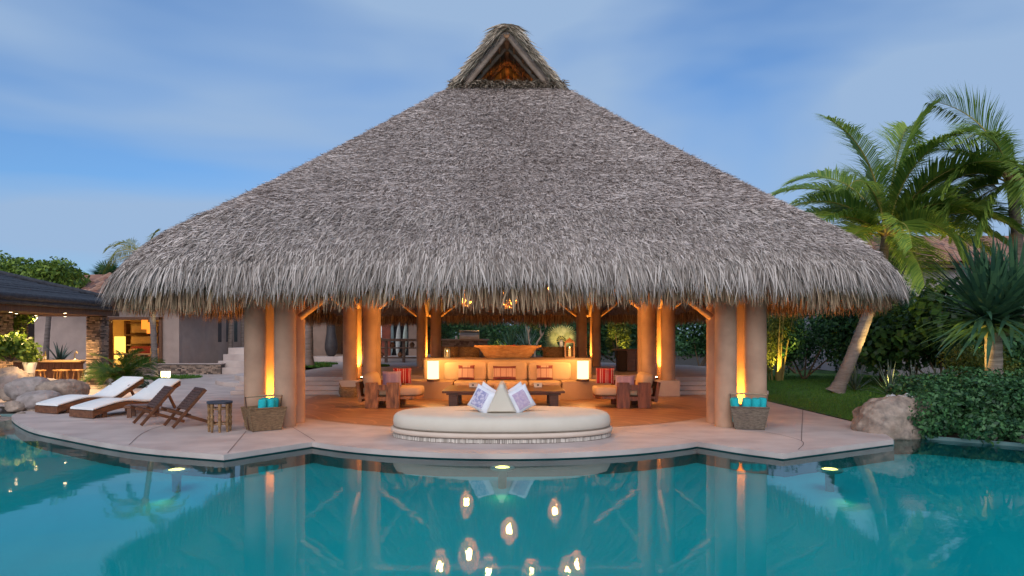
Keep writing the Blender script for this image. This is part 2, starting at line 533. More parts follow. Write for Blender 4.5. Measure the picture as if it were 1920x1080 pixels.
struct(pw.build('pool_wall', M('pool_wall_plaster', (0.16, 0.25, 0.24), (0.12, 0.20, 0.20), 0.8, 2, 0.1)))

wm = bpy.data.materials.new('pool_water_surface'); wm.use_nodes = True
n_, l_ = wm.node_tree.nodes, wm.node_tree.links
n_.clear()
wo = n_.new('ShaderNodeOutputMaterial')
tr = n_.new('ShaderNodeBsdfTransparent'); tr.inputs[0].default_value = (0.29, 0.93, 0.95, 1)
gl = n_.new('ShaderNodeBsdfGlossy'); gl.inputs['Roughness'].default_value = 0.028
fr = n_.new('ShaderNodeFresnel'); fr.inputs[0].default_value = 1.33
mx = n_.new('ShaderNodeMixShader')
tc = n_.new('ShaderNodeTexCoord')
no = n_.new('ShaderNodeTexNoise'); no.inputs['Scale'].default_value = 1.3; no.inputs['Detail'].default_value = 3
mp_ = n_.new('ShaderNodeMapping'); mp_.inputs['Scale'].default_value = (1, 1.6, 1)
bp = n_.new('ShaderNodeBump'); bp.inputs['Strength'].default_value = 0.055; bp.inputs['Distance'].default_value = 0.03
l_.new(tc.outputs['Object'], mp_.inputs[0]); l_.new(mp_.outputs[0], no.inputs['Vector']); l_.new(no.outputs[0], bp.inputs['Height'])
l_.new(bp.outputs[0], gl.inputs['Normal']); l_.new(bp.outputs[0], fr.inputs['Normal'])
l_.new(fr.outputs[0], mx.inputs[0]); l_.new(tr.outputs[0], mx.inputs[1]); l_.new(gl.outputs[0], mx.inputs[2])
l_.new(mx.outputs[0], wo.inputs[0])
flat('pool_water', pool_poly, -0.09, wm)

# lounge floor: warm stamped concrete with scored rings
lm = M('warm_stamped_concrete', (0.43, 0.245, 0.14), (0.33, 0.175, 0.095), 0.42, 1.3, 0.06, 25, dirt=((0.25, 0.13, 0.075), 1.5, 0.5), spec=0.4)
nn, ll = lm.node_tree.nodes, lm.node_tree.links
tc = nn.new('ShaderNodeTexCoord')
vo = nn.new('ShaderNodeTexWave'); vo.wave_type = 'RINGS'; vo.rings_direction = 'Z'; vo.inputs['Scale'].default_value = 0.85; vo.inputs['Distortion'].default_value = 0
mpp = nn.new('ShaderNodeVectorMath'); mpp.operation = 'MODULO'; mpp.inputs[1].default_value = (2.6, 2.6, 10)
sh = nn.new('ShaderNodeVectorMath'); sh.operation = 'ADD'; sh.inputs[1].default_value = (26.9, 26, 5)
ll.new(tc.outputs['Object'], sh.inputs[0]); ll.new(sh.outputs[0], mpp.inputs[0]); ll.new(mpp.outputs[0], vo.inputs['Vector'])
rr_ = nn.new('ShaderNodeValToRGB')
rr_.color_ramp.elements[0].position = 0.90; rr_.color_ramp.elements[0].color = (1, 1, 1, 1)
rr_.color_ramp.elements[1].position = 0.985; rr_.color_ramp.elements[1].color = (1.35, 1.30, 1.22, 1)
ll.new(vo.outputs[0], rr_.inputs[0])
pb = nn['Principled BSDF']
src = pb.inputs['Base Color'].links[0].from_socket
mu = nn.new('ShaderNodeMixRGB'); mu.blend_type = 'MULTIPLY'; mu.inputs[0].default_value = 1
ll.new(src, mu.inputs[1]); ll.new(rr_.outputs[0], mu.inputs[2]); ll.new(mu.outputs[0], pb.inputs['Base Color'])
lf = flat('lounge_floor', arc(AX, 17.6, 5.4, 196, 344, 40) + [(5.2, 19.6), (4.6, 21.2), (-4.7, 21.2), (-5.4, 19.6)], 0.004, lm)

# scored joints in the deck
JM = M('deck_joint_line', (0.20, 0.15, 0.14), None, 0.8)
def joint(pts):
    mb = MB()
    for i in range(len(pts) - 1):
        a, b = Vector((*pts[i], 0)), Vector((*pts[i + 1], 0))
        s = (b - a).normalized().cross(Vector((0, 0, 1))) * 0.006
        mb.add([a - s, b - s, b + s, a + s], [(0, 1, 2, 3)])
    o = mb.build('deck_joint', JM); o.location.z = 0.0045; struct(o)
joint([(2.9, 10.95), (1.9, 12.0)]); joint([(-3.1, 10.9), (-4.0, 12.6)]); joint([(-4.0, 9.75), (-4.6, 12.0)])
joint(spline([(4.15, 10.05), (4.55, 10.9), (4.35, 11.9), (3.9, 12.3)], 6)); joint([(4.55, 10.9), (6.5, 15.5)])
joint(spline([(-5.8, 10.5), (-6.4, 12.5), (-6.0, 15.0), (-5.2, 17.0)], 6)); joint([(-9, 13.2), (-6.1, 14.4)]); joint([(-6.3, 15.2), (-13, 20)])

# upper terrace behind the lounge with its steps
UT = 0.45
ter = MB()
ter.prism([(-7.6, 20.4), (-4.9, 20.4), (-4.9, 21.2), (4.6, 21.2), (4.6, 20.4), (7.4, 20.4), (8.6, 25), (7.2, 28.5), (4, 31.5), (4, 34), (-13, 34), (-12.2, 30.9), (-9.6, 29.6), (-9.2, 26), (-8.6, 22.6)], 0.0, UT)
struct(ter.build('upper_terrace', DECKM, bevel=0.012))
for sx0, sx1 in ((-7.9, -4.75), (4.45, 7.2)):
    for k in range(3):
        m = MB(); m.box(((sx0 + sx1) / 2, 19.45 + 0.32 * k + 0.30, 0.1125 * (k + 1) / 2 + .001), (sx1 - sx0, 0.62, 0.1125 * (k + 1)))
        struct(m.build('terrace_step', DECKM, bevel=0.012))
for k in range(3):
    m = MB(); m.prism(arc(-7.2, 25.2, 3.3 - 0.62 * k, 90, 270, 28), 0.001 + 0.002 * k, 0.15 * (k + 1) - 0.004 * (2 - k))
    struct(m.build('round_terrace_step', DECKM, bevel=0.012))
for k in range(4):
    m = MB(); m.box((-11.4 + 0.08 * k, 30.1 + 0.35 * k + 0.9, 0.07 * (k + 1) * 2), (3.1, 2.0, 0.28 * (k + 1) - 0.0))
    struct(m.build('garden_step', DECKM, bevel=0.012))

# lawn at the right
LAWN = M('mown_grass', (0.07, 0.15, 0.022), (0.03, 0.08, 0.013), 0.9, 2.2, 0.9, 60)
lawn_poly = [(6.65, 12.5), (6.62, 13.6), (6.5, 17.6), (6.95, 19.4), (7.5, 20.3), (8.7, 25), (7.4, 28.6), (4.2, 33), (9, 36), (22, 30), (22, 15), (10.2, 14.4), (8.6, 13.3)]
flat('lawn', lawn_poly, 0.0, LAWN)
nb = 60000
gx_ = rng.uniform(6.5, 16, nb * 2); gy_ = 12.6 + 16 * rng.uniform(0, 1, nb * 2) ** 1.6
tri_ok = (gx_ > 6.66 + 0.25 * (gy_ > 19) * (gy_ - 19)) & (gx_ < 8.6 + (gy_ - 13.3) * 1.6)
gx_, gy_ = gx_[tri_ok][:nb], gy_[tri_ok][:nb]
C = np.stack([gx_, gy_, np.full(len(gx_), 0.0)], 1)
ang = rng.uniform(0, 6.28, len(C)); hh = rng.uniform(0.025, 0.055, (len(C), 1))
side = np.stack([np.cos(ang), np.sin(ang), 0 * ang], 1) * 0.007
lean = np.stack([rng.normal(0, .016, len(C)), rng.normal(0, .016, len(C)), 0 * ang], 1)
tip = C + lean + np.array([0, 0, 1]) * hh
V = np.stack([C - side, C + side, tip + side * .2, tip - side * .2], 1)
npobj('grass', V, np.arange(4 * len(C)).reshape(-1, 4), M('grass_blade', (0.085, 0.20, 0.025), (0.035, 0.10, 0.015), 0.7, 1, 0, island=.7), None, 'stuff')

# ------------------------------------------------------------------ the thatched palapa
def rrect(u, x0, x1, y0, y1, rc):
    u = np.asarray(u) % 1.0
    segs = [('f', .16), ('c1', .09), ('l', .16), ('c2', .09), ('b', .16), ('c3', .09), ('r', .16), ('c4', .09)]
    out = np.zeros(u.shape + (2,)); s = 0
    for nme, w in segs:
        m = (u >= s - 1e-9) & (u < s + w + 1e-9)
        t = (u[m] - s) / w
        if nme == 'f': p = np.stack([x1 - rc + (x0 - x1 + 2 * rc) * t, np.full_like(t, y0)], -1)
        elif nme == 'b': p = np.stack([x0 + rc + (x1 - x0 - 2 * rc) * t, np.full_like(t, y1)], -1)
        elif nme == 'l': p = np.stack([np.full_like(t, x0), y0 + rc + (y1 - y0 - 2 * rc) * t], -1)
        elif nme == 'r': p = np.stack([np.full_like(t, x1), y1 - rc + (y0 - y1 + 2 * rc) * t], -1)
        else:
            cx, cy, a0 = {'c1': (x0 + rc, y0 + rc, -90), 'c2': (x0 + rc, y1 - rc, 180), 'c3': (x1 - rc, y1 - rc, 90), 'c4': (x1 - rc, y0 + rc, 0)}[nme]
            a = np.radians(a0 - 90 * t); p = np.stack([cx + rc * np.cos(a), cy + rc * np.sin(a)], -1)
        out[m] = p; s += w
    return out
EX, EY0, EY1, TZ, EZ = 7.3, 11.35, 29.3, 8.0, 3.03
def roof(u, v, drop=True):
    u = np.asarray(u, float); v = np.asarray(v, float)
    e = rrect(u, AX - EX, AX + EX, EY0, EY1, 2.2)
    t = rrect(u, AX - 1.45, AX + 1.45, 17.55, 23.0, 0.25)
    p = t * (1 - v[..., None]) + e * v[..., None]
    z = TZ + (EZ - TZ) * v - 0.10 * np.sin(np.pi * np.clip(v, 0, 1)) * (e[..., 0] * 0 + 1)
    s = np.clip((v - 0.88) / 0.12, 0, 1)
    z = z - 0.22 * s ** 2 - 0.06 * np.clip(-(e[..., 0] - AX) / EX, 0, 1) * s
    return np.concatenate([p, z[..., None]], -1)

pal = thing('thatched_palapa', 'huge grey palm thatch pavilion open on all sides beside the pool', 'pavilion', (AX, 20.3, 0))
PO = np.array([AX, 20.3, 0.0])
# under-layer shell: outer skin, rim, ceiling
nu = 200
us = np.linspace(0, 1, nu, endpoint=False)
rows = []
for v in np.linspace(0.0, 1.0, 26): rows.append(roof(us, np.full(nu, v)) - PO)
rim = roof(us, np.full(nu, 1.0)); cen = np.array([AX, 20.3, 0])
for dz, k in ((0.18, .998), (0.30, 0.985), (0.30, 0.96)):
    q = rim.copy(); q[:, :2] = (q[:, :2] - cen[:2]) * k + cen[:2]; q[:, 2] -= dz; rows.append(q - PO)
for v in np.linspace(0.90, 0.0, 16):
    q = roof(us, np.full(nu, v)); q[:, 2] -= 0.42 - 0.1 * max(0, (v - .8)); rows.append(q - PO)
sh = MB(); sh.grid([[tuple(p) for p in r_] for r_ in rows], True, True)
sh.build('thatch_shell', THATCHB, pal)

def blades(name, P, dirv, nrm, L, W, lift, mat, parent, droop=0.0):
    """straw blades: root P, direction dirv (unit), normal nrm, three stations"""
    b = np.cross(dirv, nrm); b /= np.linalg.norm(b, axis=1, keepdims=True) + 1e-9
    tw = rng.normal(0, .5, (len(P), 1)); b = b * np.cos(tw) + nrm * np.sin(tw)
    dn = np.array([0, 0, -1.0])
    p0 = P; p1 = P + dirv * L * .5 + nrm * lift * .8 + dn * droop * L * .15
    p2 = P + dirv * L + nrm * lift + dn * droop * L * .5
    V = np.stack([p0 - b * W * .45, p0 + b * W * .45, p1 - b * W * .5, p1 + b * W * .5, p2 - b * W * .08, p2 + b * W * .08], 1)
    n = len(P); base = np.arange(n)[:, None] * 6
    Q = np.concatenate([base + np.array([0, 1, 3, 2]), base + np.array([2, 3, 5, 4])], 0)
    return npobj(name, V, Q, mat, parent, 'stuff')

def frame(u, v):
    p = roof(u, v); e = 2e-3
    dv = roof(u, np.minimum(v + e, 1.0)) - roof(u, np.minimum(v + e, 1.0) - 2 * e)
    du = roof(u + e, v) - roof(u - e, v)
    t = dv / (np.linalg.norm(dv, axis=1, keepdims=True) + 1e-9)
    n = np.cross(du, dv); n /= np.linalg.norm(n, axis=1, keepdims=True) + 1e-9
    n[n[:, 2] < 0] *= -1
    return p, t, n
# area and visibility weighted sampling
gu, gv = np.meshgrid((np.arange(400) + .5) / 400, (np.arange(60) + .5) / 60)
gu, gv = gu.ravel(), gv.ravel()
A = np.linalg.norm(np.cross(roof(gu + .001, gv) - roof(gu - .001, gv), roof(gu, gv + .005) - roof(gu, gv - .005)), axis=1)
pp, tt, nn_ = frame(gu, gv)
facing = ((np.array([0, 0, CAMZ]) - pp) * nn_).sum(1) > -0.8
w = A * np.where(facing, 1.0, 0.18) * (14 / np.clip(pp[:, 1], 11, 40)) ** 0.8
def roof_blades(name, NB, v0, v1, l0, l1, w0, w1, yaw_s, lift_s, single, droop):
    ok = (gv >= v0) & (gv <= v1); ww = np.where(ok, w, 0)
    ci = rng.choice(len(ww), NB, p=ww / ww.sum())
    u = gu[ci] + rng.uniform(-.5, .5, NB) / 400; v = np.clip(gv[ci] + rng.uniform(-.5, .5, NB) / 60, 0.0, 0.985)
    course = 1 / 19.0                                 # thatch laid in courses
    v = np.where(rng.uniform(0, 1, NB) < .5, np.clip((np.round(v / course + 0.4 * np.sin(u * 40)) + rng.normal(0, .2, NB)) * course, 0, .985), v)
    p, t, nrm = frame(u, v)
    b = np.cross(nrm, t)
    patch = np.sin(u * 90 + v * 17) * np.cos(v * 31 + u * 50) + np.sin(u * 210 - v * 60)
    yaw = rng.normal(0, 1, NB) * yaw_s + 0.16 * patch
    d = t * np.cos(yaw)[:, None] + b * np.sin(yaw)[:, None]
    L = rng.uniform(l0, l1, (NB, 1)); W = rng.uniform(w0, w1, (NB, 1))
    lift = np.abs(rng.normal(0.012, lift_s, (NB, 1)))
    P = p - PO - nrm * .015
    if not single: return blades(name, P, d, nrm, L, W, lift, THATCH, pal, droop)
    bb = np.cross(d, nrm); tw = rng.normal(0, .6, (NB, 1)); bb = bb * np.cos(tw) + nrm * np.sin(tw)
    tip = P + d * L + nrm * lift
    V = np.stack([P - bb * W * .5, P + bb * W * .5, tip + bb * W * .12, tip - bb * W * .12], 1)
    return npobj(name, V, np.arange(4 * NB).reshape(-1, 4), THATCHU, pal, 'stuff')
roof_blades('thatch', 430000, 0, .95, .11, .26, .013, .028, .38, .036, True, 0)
roof_blades('thatch', 55000, .84, .985, .14, .30, .012, .022, .22, .028, False, .15)
# hanging fringe at the eave, several layers deep
def fringe(name, N, k0, k1, zoff, l0, l1, mat, curl, frontw=1.0):
    u = rng.uniform(0, 1, N)
    q = roof(u, np.full(N, 1.0)); _, t, nrm = frame(u, np.full(N, .97))
    out = nrm.copy(); out[:, 2] = 0; out /= np.linalg.norm(out, axis=1, keepdims=True)
    k = rng.uniform(k0, k1, (N, 1))
    P = q - out * k; P[:, 2] += zoff + rng.uniform(-.04, .06, N) + 0.04 * np.sin(u * 61) + 0.03 * np.sin(u * 143)
    side = np.cross(out, np.array([0, 0, 1.0]))
    d = np.array([0, 0, -1.0]) + out * (curl + rng.normal(0, .13, (N, 1))) + side * (rng.normal(0, .13, (N, 1)) + 0.10 * np.sin(u * 70)[:, None])
    d /= np.linalg.norm(d, axis=1, keepdims=True)
    blades(name, P - PO, d, out, rng.uniform(l0, l1, (N, 1)), rng.uniform(.018, .038, (N, 1)), rng.normal(.0, .03, (N, 1)), mat, pal, 0.25)
N = 75000
u = rng.uniform(0, 1, N); v = 1.0 - 0.20 * rng.uniform(0, 1, N) ** 1.9
p, t, nrm = frame(u, v)
out = nrm.copy(); out[:, 2] = 0; out /= np.linalg.norm(out, axis=1, keepdims=True)
sg = np.clip((v - .82) / .18, 0, 1)[:, None]
side = np.cross(out, np.array([0, 0, 1.0]))
d = t * (1 - .75 * sg) + (np.array([0, 0, -1.0]) + .22 * out) * .75 * sg + side * (rng.normal(0, .20, (N, 1)) + 0.10 * np.sin(u * 70)[:, None]) + out * rng.normal(0, .10, (N, 1))
d /= np.linalg.norm(d, axis=1, keepdims=True)
rg = (rng.uniform(-.03, .05, N) + .035 * np.sin(u * 61) + .03 * np.sin(u * 143))[:, None]
nn2 = nrm * (1 - sg) + out * sg; nn2 /= np.linalg.norm(nn2, axis=1, keepdims=True)
blades('eave_fringe', p - PO + nn2 * rng.uniform(-.05, .05, (N, 1)), d, nn2, (rng.uniform(.26, .50, (N, 1)) + rg) * (1 - .5 * np.clip((1 - v) / .20, 0, 1)[:, None]), rng.uniform(.011, .024, (N, 1)), rng.normal(.01, .035, (N, 1)), THATCH, pal, 0.35)
fringe('eave_fringe', 16000, 0.08, 0.40, -0.10, .38, .58, THATCHI, 0.10)
# ceiling straw seen from below
N = 26000
u = rng.uniform(0, 1, N); v = rng.uniform(.25, .90, N)
p, t, nrm = frame(u, v); p[:, 2] -= 0.44
b = np.cross(nrm, t); yaw = rng.normal(0, .12, N)
blades('ceiling_thatch', p - PO, t * np.cos(yaw)[:, None] + b * np.sin(yaw)[:, None], -nrm, rng.uniform(.4, .7, (N, 1)), rng.uniform(.02, .04, (N, 1)), rng.uniform(0, .04, (N, 1)), THATCHI, pal)

# rafters and purlins
for k in range(52):
    uu = (k + .5) / 52
    a, c_ = roof(np.array([uu]), np.array([.03]))[0], roof(np.array([uu]), np.array([.97]))[0]
    a[2] -= .54; c_[2] -= .54
    m_ = (a + c_) / 2; m_[2] -= .02
    mb = MB(); mb.tube([a - PO, m_ - PO, c_ - PO], [.05, .06, .055], 7)
    mb.build('rafter', POLE, pal)
for v_ in (.2, .35, .5, .64, .76, .86, .935):
    q = roof(np.linspace(0, 1, 97), np.full(97, v_)); q[:, 2] -= .475
    mb = MB(); mb.tube([x - PO for x in q], .028, 6, False); mb.build('purlin', POLE, pal)

# columns: six groups of four round stucco posts, golden uplight in the middle of each
UPM = emis('uplight_lens', (1.0, 0.66, 0.22), 30)
groups = [(-4.42, 12.95, 0.0, 3.6), (4.18, 12.95, 0.0, 3.6), (-4.18, 19.35, .44, 4.9), (4.02, 19.35, .44, 4.9), (-3.28, 27.4, .45, 3.6), (3.02, 27.4, .45, 3.6)]
GOLD = (1.0, 0.47, 0.07)
for gi, (cx, cy, z0, z1) in enumerate(groups):
    r_ = 0.195 if gi < 4 else .18
    for sx in (-1, 1):
        for sy in (-1, 1):
            mb = MB()
            mb.lathe([(r_, z0), (r_ * 1.005, z0 + .03), (r_, z0 + 1.2), (r_ * .985, z1)], 32, (cx + sx * .272 - PO[0], cy + sy * .272 - PO[1], 0))
            mb.build('column', STUCCO, pal)
    mb = MB(); mb.lathe([(.06, 0), (.06, .05), (.045, .06)], 16, (cx - PO[0], cy - PO[1], z0 + .002)); hs = mb.build('uplight', BRONZE, pal)
    mb = MB(); mb.lathe([(.04, 0), (.03, .008)], 16, (cx - PO[0], cy - PO[1], z0 + .064)); mb.build('uplight_lens', UPM, hs)
    lamp('uplight_bulb', 'SPOT', (cx, cy, z0 + .1), 330 if gi < 2 else 480 if gi < 4 else 420, GOLD, .03, None, 80, .9, (0, 0, 1))
    # braces up to the roof
    for dx, dy in ((-1, 0), (1, 0), (0, 1), (0, -1)):
        if gi < 2 and (dy < 0 or dx * cx > 0): continue
        reach = 1.25
        a = Vector((cx + dx * .46, cy + dy * .46, z0 + 2.0)); e_ = Vector((cx + dx * (.46 + reach), cy + dy * (.46 + reach), z0 + 2.0 + .95))
        mb = MB(); mb.tube([a - Vector(PO), e_ - Vector(PO)], [.065, .06], 8); mb.build('brace', POLE, pal)
    # ring beam stub
for (a, b_) in ((0, 1), (2, 3), (4, 5), (0, 2), (1, 3), (2, 4), (3, 5)):
    ga, gb = groups[a], groups[b_]
    za, zb = ga[3] - .25, gb[3] - .25
    mb = MB(); mb.tube([Vector((ga[0], ga[1], za)) - Vector(PO), Vector((gb[0], gb[1], zb)) - Vector(PO)], .09, 8); mb.build('tie_beam', POLE, pal)
# plinths of the middle groups
for cx in (-4.22, 4.10):
    mb = MB(); mb.box((cx - PO[0], 19.35 - PO[1], .2225), (.95 if cx > 0 else .98, 1.0, .433)); mb.build('column_plinth', DECKM, pal, .012)

# ridge gablet
RZ, gy0, gy1 = 9.08, 16.75, 23.9
def gpt(side, s, y):                     # s 0 ridge .. 1 foot
    return np.array([AX + side * (0.05 + 1.28 * s), y, RZ - 0.02 - (RZ - 7.85) * s])
for side in (-1, 1):
    def gy(s): return gy0 + (17.5 - gy0) * s
    P = [[gpt(side, s, gy(s)) - PO for s in np.linspace(0, 1, 6)], [gpt(side, s, 23.5) - PO for s in np.linspace(0, 1, 6)]]
    Pi = [[q - np.array([side * .05, 0, .10]) for q in r__] for r__ in P]
    mb = MB(); mb.grid([list(map(tuple, P[0])), list(map(tuple, P[1]))], False); pass
    mb.grid([list(map(tuple, P[0])), list(map(tuple, Pi[0]))], False)
    mb.build('gablet_slope', THATCHB, pal)
    mb = MB(); mb.grid([list(map(tuple, Pi[0])), list(map(tuple, Pi[1]))], False); mb.build('gablet_lining', M('woven_mat_lining', (.24, .17, .115), (.14, .09, .055), .85, 6, .4, 30, (1, 1, 8)), pal)
    N = 5200
    s = rng.uniform(0, 1, N); yy = gy0 + rng.uniform(0, 1, N) ** 1.5 * 6.8 + (17.5 - gy0) * s
    Pp = np.stack([AX + side * (0.05 + 1.28 * s), yy, RZ - (RZ - 7.85) * s + .01], 1)
    dn = np.array([side * 1.28, 0, -(RZ - 7.85)]); dn /= np.linalg.norm(dn)
    nr = np.array([side * (RZ - 7.85), 0, 1.28]); nr /= np.linalg.norm(nr)
    yaw = rng.normal(0, .22, N)
    dd = dn * np.cos(yaw)[:, None] + np.array([0, 1.0, 0]) * np.sin(yaw)[:, None]
    blades('gablet_thatch', Pp - PO, dd, np.repeat(nr[None], N, 0), rng.uniform(.25, .48, (N, 1)) * (1 - .5 * s[:, None]), rng.uniform(.018, .035, (N, 1)), np.abs(rng.normal(.03, .035, (N, 1))), STRAW, pal)
    # straw roll along the barge edge
    N = 1500
    s = rng.uniform(-.02, 1.05, N)
    Pp = np.stack([AX + side * (0.05 + 1.28 * s + rng.uniform(-.01, .12, N)), gy0 - .03 + (17.5 - gy0) * s + rng.uniform(-.06, .1, N), RZ - (RZ - 7.85) * s + rng.uniform(-.02, .08, N)], 1)
    fr_ = np.repeat(np.array([[side * .25, -.95, .2]]), N, 0)
    dd = dn + rng.normal(0, .13, (N, 3)); dd /= np.linalg.norm(dd, axis=1, keepdims=True)
    blades('barge_straw', Pp - PO, dd, fr_, rng.uniform(.25, .45, (N, 1)) * (1 - .45 * np.clip(s, 0, 1)[:, None]), rng.uniform(.02, .035, (N, 1)), rng.uniform(0, .05, (N, 1)), STRAW, pal)
    # pole rafters under the gablet
    for k, yy in enumerate((gy0 + .10, gy0 + .75, gy0 + 1.6, gy0 + 2.6)):
        a = gpt(side, .0, yy) - PO + np.array([0, 0, -.15]); e_ = gpt(side, .93, yy + (.62 if k < 1 else .35)) - PO + np.array([-side * .08, 0, -.12])
        mb = MB(); mb.tube([a, e_], [.06, .065], 8); mb.build('gablet_rafter', M('weathered_pole', (.42, .33, .27), (.27, .19, .14), .8, 5, .4, 14) if k < 2 else POLE, pal)
    for k in range(5):
        s_ = .14 + .18 * k
        a, e_ = gpt(side, s_, gy0 + .1 + .75 * s_) - PO, gpt(side, s_, 20.5) - PO
        off = np.array([-side * .05, 0, -.12])
        mb = MB(); mb.tube([a + off, e_ + off], .022, 6); mb.build('gablet_batten', POLE, pal)
mb = MB(); mb.tube([np.array([AX, gy0 + .02, RZ - .14]) - PO, np.array([AX, 23.4, RZ - .14]) - PO], .075, 10); mb.build('ridge_pole', POLE, pal)
N = 2200
Pp = np.stack([AX + rng.normal(0, .10, N), gy0 - .05 + rng.uniform(0, 1, N) ** 1.6 * 6.5, RZ + .04 + rng.uniform(-.05, .05, N)], 1)
sd = np.where(rng.uniform(0, 1, N) < .5, -1, 1)
dd = np.stack([sd * .75, rng.normal(0, .3, N), np.full(N, -.45)], 1); dd /= np.linalg.norm(dd, axis=1, keepdims=True)
blades('ridge_straw', Pp - PO, dd, np.stack([sd * .4, 0 * sd, 0 * sd + .9], 1), rng.uniform(.25, .5, (N, 1)), rng.uniform(.02, .04, (N, 1)), rng.uniform(0, .08, (N, 1)), STRAW, pal)
mb = MB(); mb.box((0, 18.3 - 20.3, 7.62), (2.7, 1.0, .04)); mb.build('loft_light_baffle', THATCHB, pal)  # added panel that keeps the interior light off the gablet's front lining
# lip of thatch at the foot of the gable opening
N = 2600
Pp = np.stack([AX + rng.uniform(-1.45, 1.45, N), 17.52 + rng.uniform(-.05, .22, N), 7.98 + rng.uniform(-.03, .12, N)], 1)
dd = np.stack([rng.normal(0, .3, N), np.full(N, -.8), rng.normal(-.45, .15, N)], 1); dd /= np.linalg.norm(dd, axis=1, keepdims=True)
blades('lip_straw', Pp - PO, dd, np.repeat(np.array([[0, -.5, .85]]), N, 0), rng.uniform(.2, .4, (N, 1)), rng.uniform(.018, .035, (N, 1)), rng.uniform(0, .07, (N, 1)), STRAW, pal)
# ------------------------------------------------------------------ lounge furniture
def pil(name, label, w, h, t, mat, loc, rot, group=None, cat='pillow'):
    mb = MB(); mb.pillow(w, h, t)
    o = mb.build(name, mat, None); o.location = loc; o.rotation_euler = tuple(R(a) for a in rot)
    return tag(o, label, cat, group)

# oval daybed at the pool edge
BX, BY = -0.17, 11.62
bed = thing('oval_daybed', 'low oval cream daybed standing at the edge of the pool deck', 'daybed', (BX, BY, 0))
def oval(rx, ry, z, n=72, e=2.25):
    out = []
    for k in range(n):
        t = 2 * math.pi * k / n
        c, s = math.cos(t), math.sin(t)
        out.append((rx * math.copysign(abs(c) ** (2 / e), c), ry * math.copysign(abs(s) ** (2 / e), s), z))
    return out
mb = MB(); mb.grid([oval(1.80, 1.02, z) for z in (0.0, .075)], True, True); mb.build('base_core', M('grout_grey', (.25, .21, .19)), bed)
OV = oval(1, 1, 0, 480)
PEB = M('ivory_pebble_strips', (.62, .57, .50), (.30, .26, .22), .6, 4, island=.9)
mb = MB()
for k in range(480):
    t = 2 * math.pi * (k + .5) / 480
    if math.sin(t) > .35: continue
    x, y = OV[k][:2]
    mb.box((x * 1.805, y * 1.025, .038 + random.uniform(-.004, .004)), (.0115, .022, .058 + random.uniform(-.01, .006)), (0, 0, math.atan2(y / 1.02, x / 1.8)))
mb.build('pebble_strip', PEB, bed, kind='stuff')
mb = MB(); mb.grid([oval(1.84 + a, 1.06 + a, z) for a, z in ((-.06, .072), (0, .085), (.005, .115), (0, .145), (-.02, .155), (-.5, .158))], True, True)
mb.build('plinth_ledge', M('cream_plaster', (.60, .49, .40), (.54, .43, .34), .7, 3, .1), bed)
prof = [(-.35, .160), (-.02, .162), (.0, .19), (.01, .26), (-.005, .33), (-.035, .368), (-.09, .39), (-.18, .398), (-.5, .403), (-1.0, .405)]
mb = MB(); P = [oval(1.80 + a, 1.03 + a if a > -1 else .03, z) for a, z in prof]; mb.grid(P, True, True); mb.build('mattress', CREAM, bed)
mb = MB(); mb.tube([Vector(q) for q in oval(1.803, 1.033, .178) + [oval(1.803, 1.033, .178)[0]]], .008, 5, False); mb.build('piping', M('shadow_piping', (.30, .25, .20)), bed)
# triangular bolster
tb = MB()
w2, hh, y0, y1 = .245, .46, -.30, .62
def tri_ring(y, k):
    P = [(-w2, 0), (w2, 0), (0.03, hh), (-.03, hh)]
    return [(x * k, y, .012 + z * k + (1 - k) * hh * .3) for x, z in P]
tb.grid([tri_ring(y0 - .03, .80), tri_ring(y0, .97), tri_ring(y0 + .03, 1), tri_ring(y1 - .03, 1), tri_ring(y1, .8)], False, True)
tb.add(tri_ring(y0 - .03, .80), [(0, 1, 2, 3)]); tb.add(tri_ring(y1, .80), [(3, 2, 1, 0)])
o = tb.build('bolster', CREAM, None, .02); o.location = (BX, BY - .13, .40); tag(o, 'cream triangular bolster lying along the middle of the oval daybed', 'bolster')
# white and violet printed pillows leaning on the bolster
def print_mat(name, ground, pat, scale, thr=(.45, .55)):
    m = M(name, ground, pat, .9, scale, 0)
    m.node_tree.nodes['Color Ramp'].color_ramp.elements[0].position = thr[0]
    m.node_tree.nodes['Color Ramp'].color_ramp.elements[1].position = thr[1]
    return m
PV = print_mat('violet_print', (.52, .48, .58), (.27, .26, .42), 22)
PW = M('white_linen', (.72, .73, .77), (.62, .64, .70), .9, 6)
PB = print_mat('pale_blue_print', (.66, .68, .76), (.40, .44, .58), 26)
def bedpil(label, loc, rot, panel):
    mb = MB(); mb.pillow(.42, .40, .16)
    o = mb.build('pillow', PW); o.location = loc; o.rotation_euler = tuple(R(a) for a in rot); tag(o, label, 'pillow', 'pillows on the daybed')
    mb = MB(); P = [[(.115 * u - .02, -.080 * ((1 - (u * .54) ** 4) * (1 - (v * .75) ** 4)) ** .55 - .006, .14 * v) for u in np.linspace(-1, 1, 9)] for v in np.linspace(-1, 1, 9)]
    mb.grid(P); mb.build('printed_panel', panel, o)
bedpil('white pillow with violet panel leaning on the left front of the bolster', (BX - .31, BY - .28, .605), (-14, 24, -30), PV)
bedpil('pale blue printed pillow behind the violet pillow, left side of the bolster', (BX - .25, BY + .12, .61), (-8, 26, -34), PB)
bedpil('white pillow with violet pink panel leaning on the right front of the bolster', (BX + .31, BY - .25, .605), (-14, -24, 30), M('pink_violet_print', (.55, .44, .50), (.36, .27, .42), .9, 24))
bedpil('plain white pillow behind the pink panel pillow, right side of the bolster', (BX + .25, BY + .14, .61), (-8, -26, 34), PW)

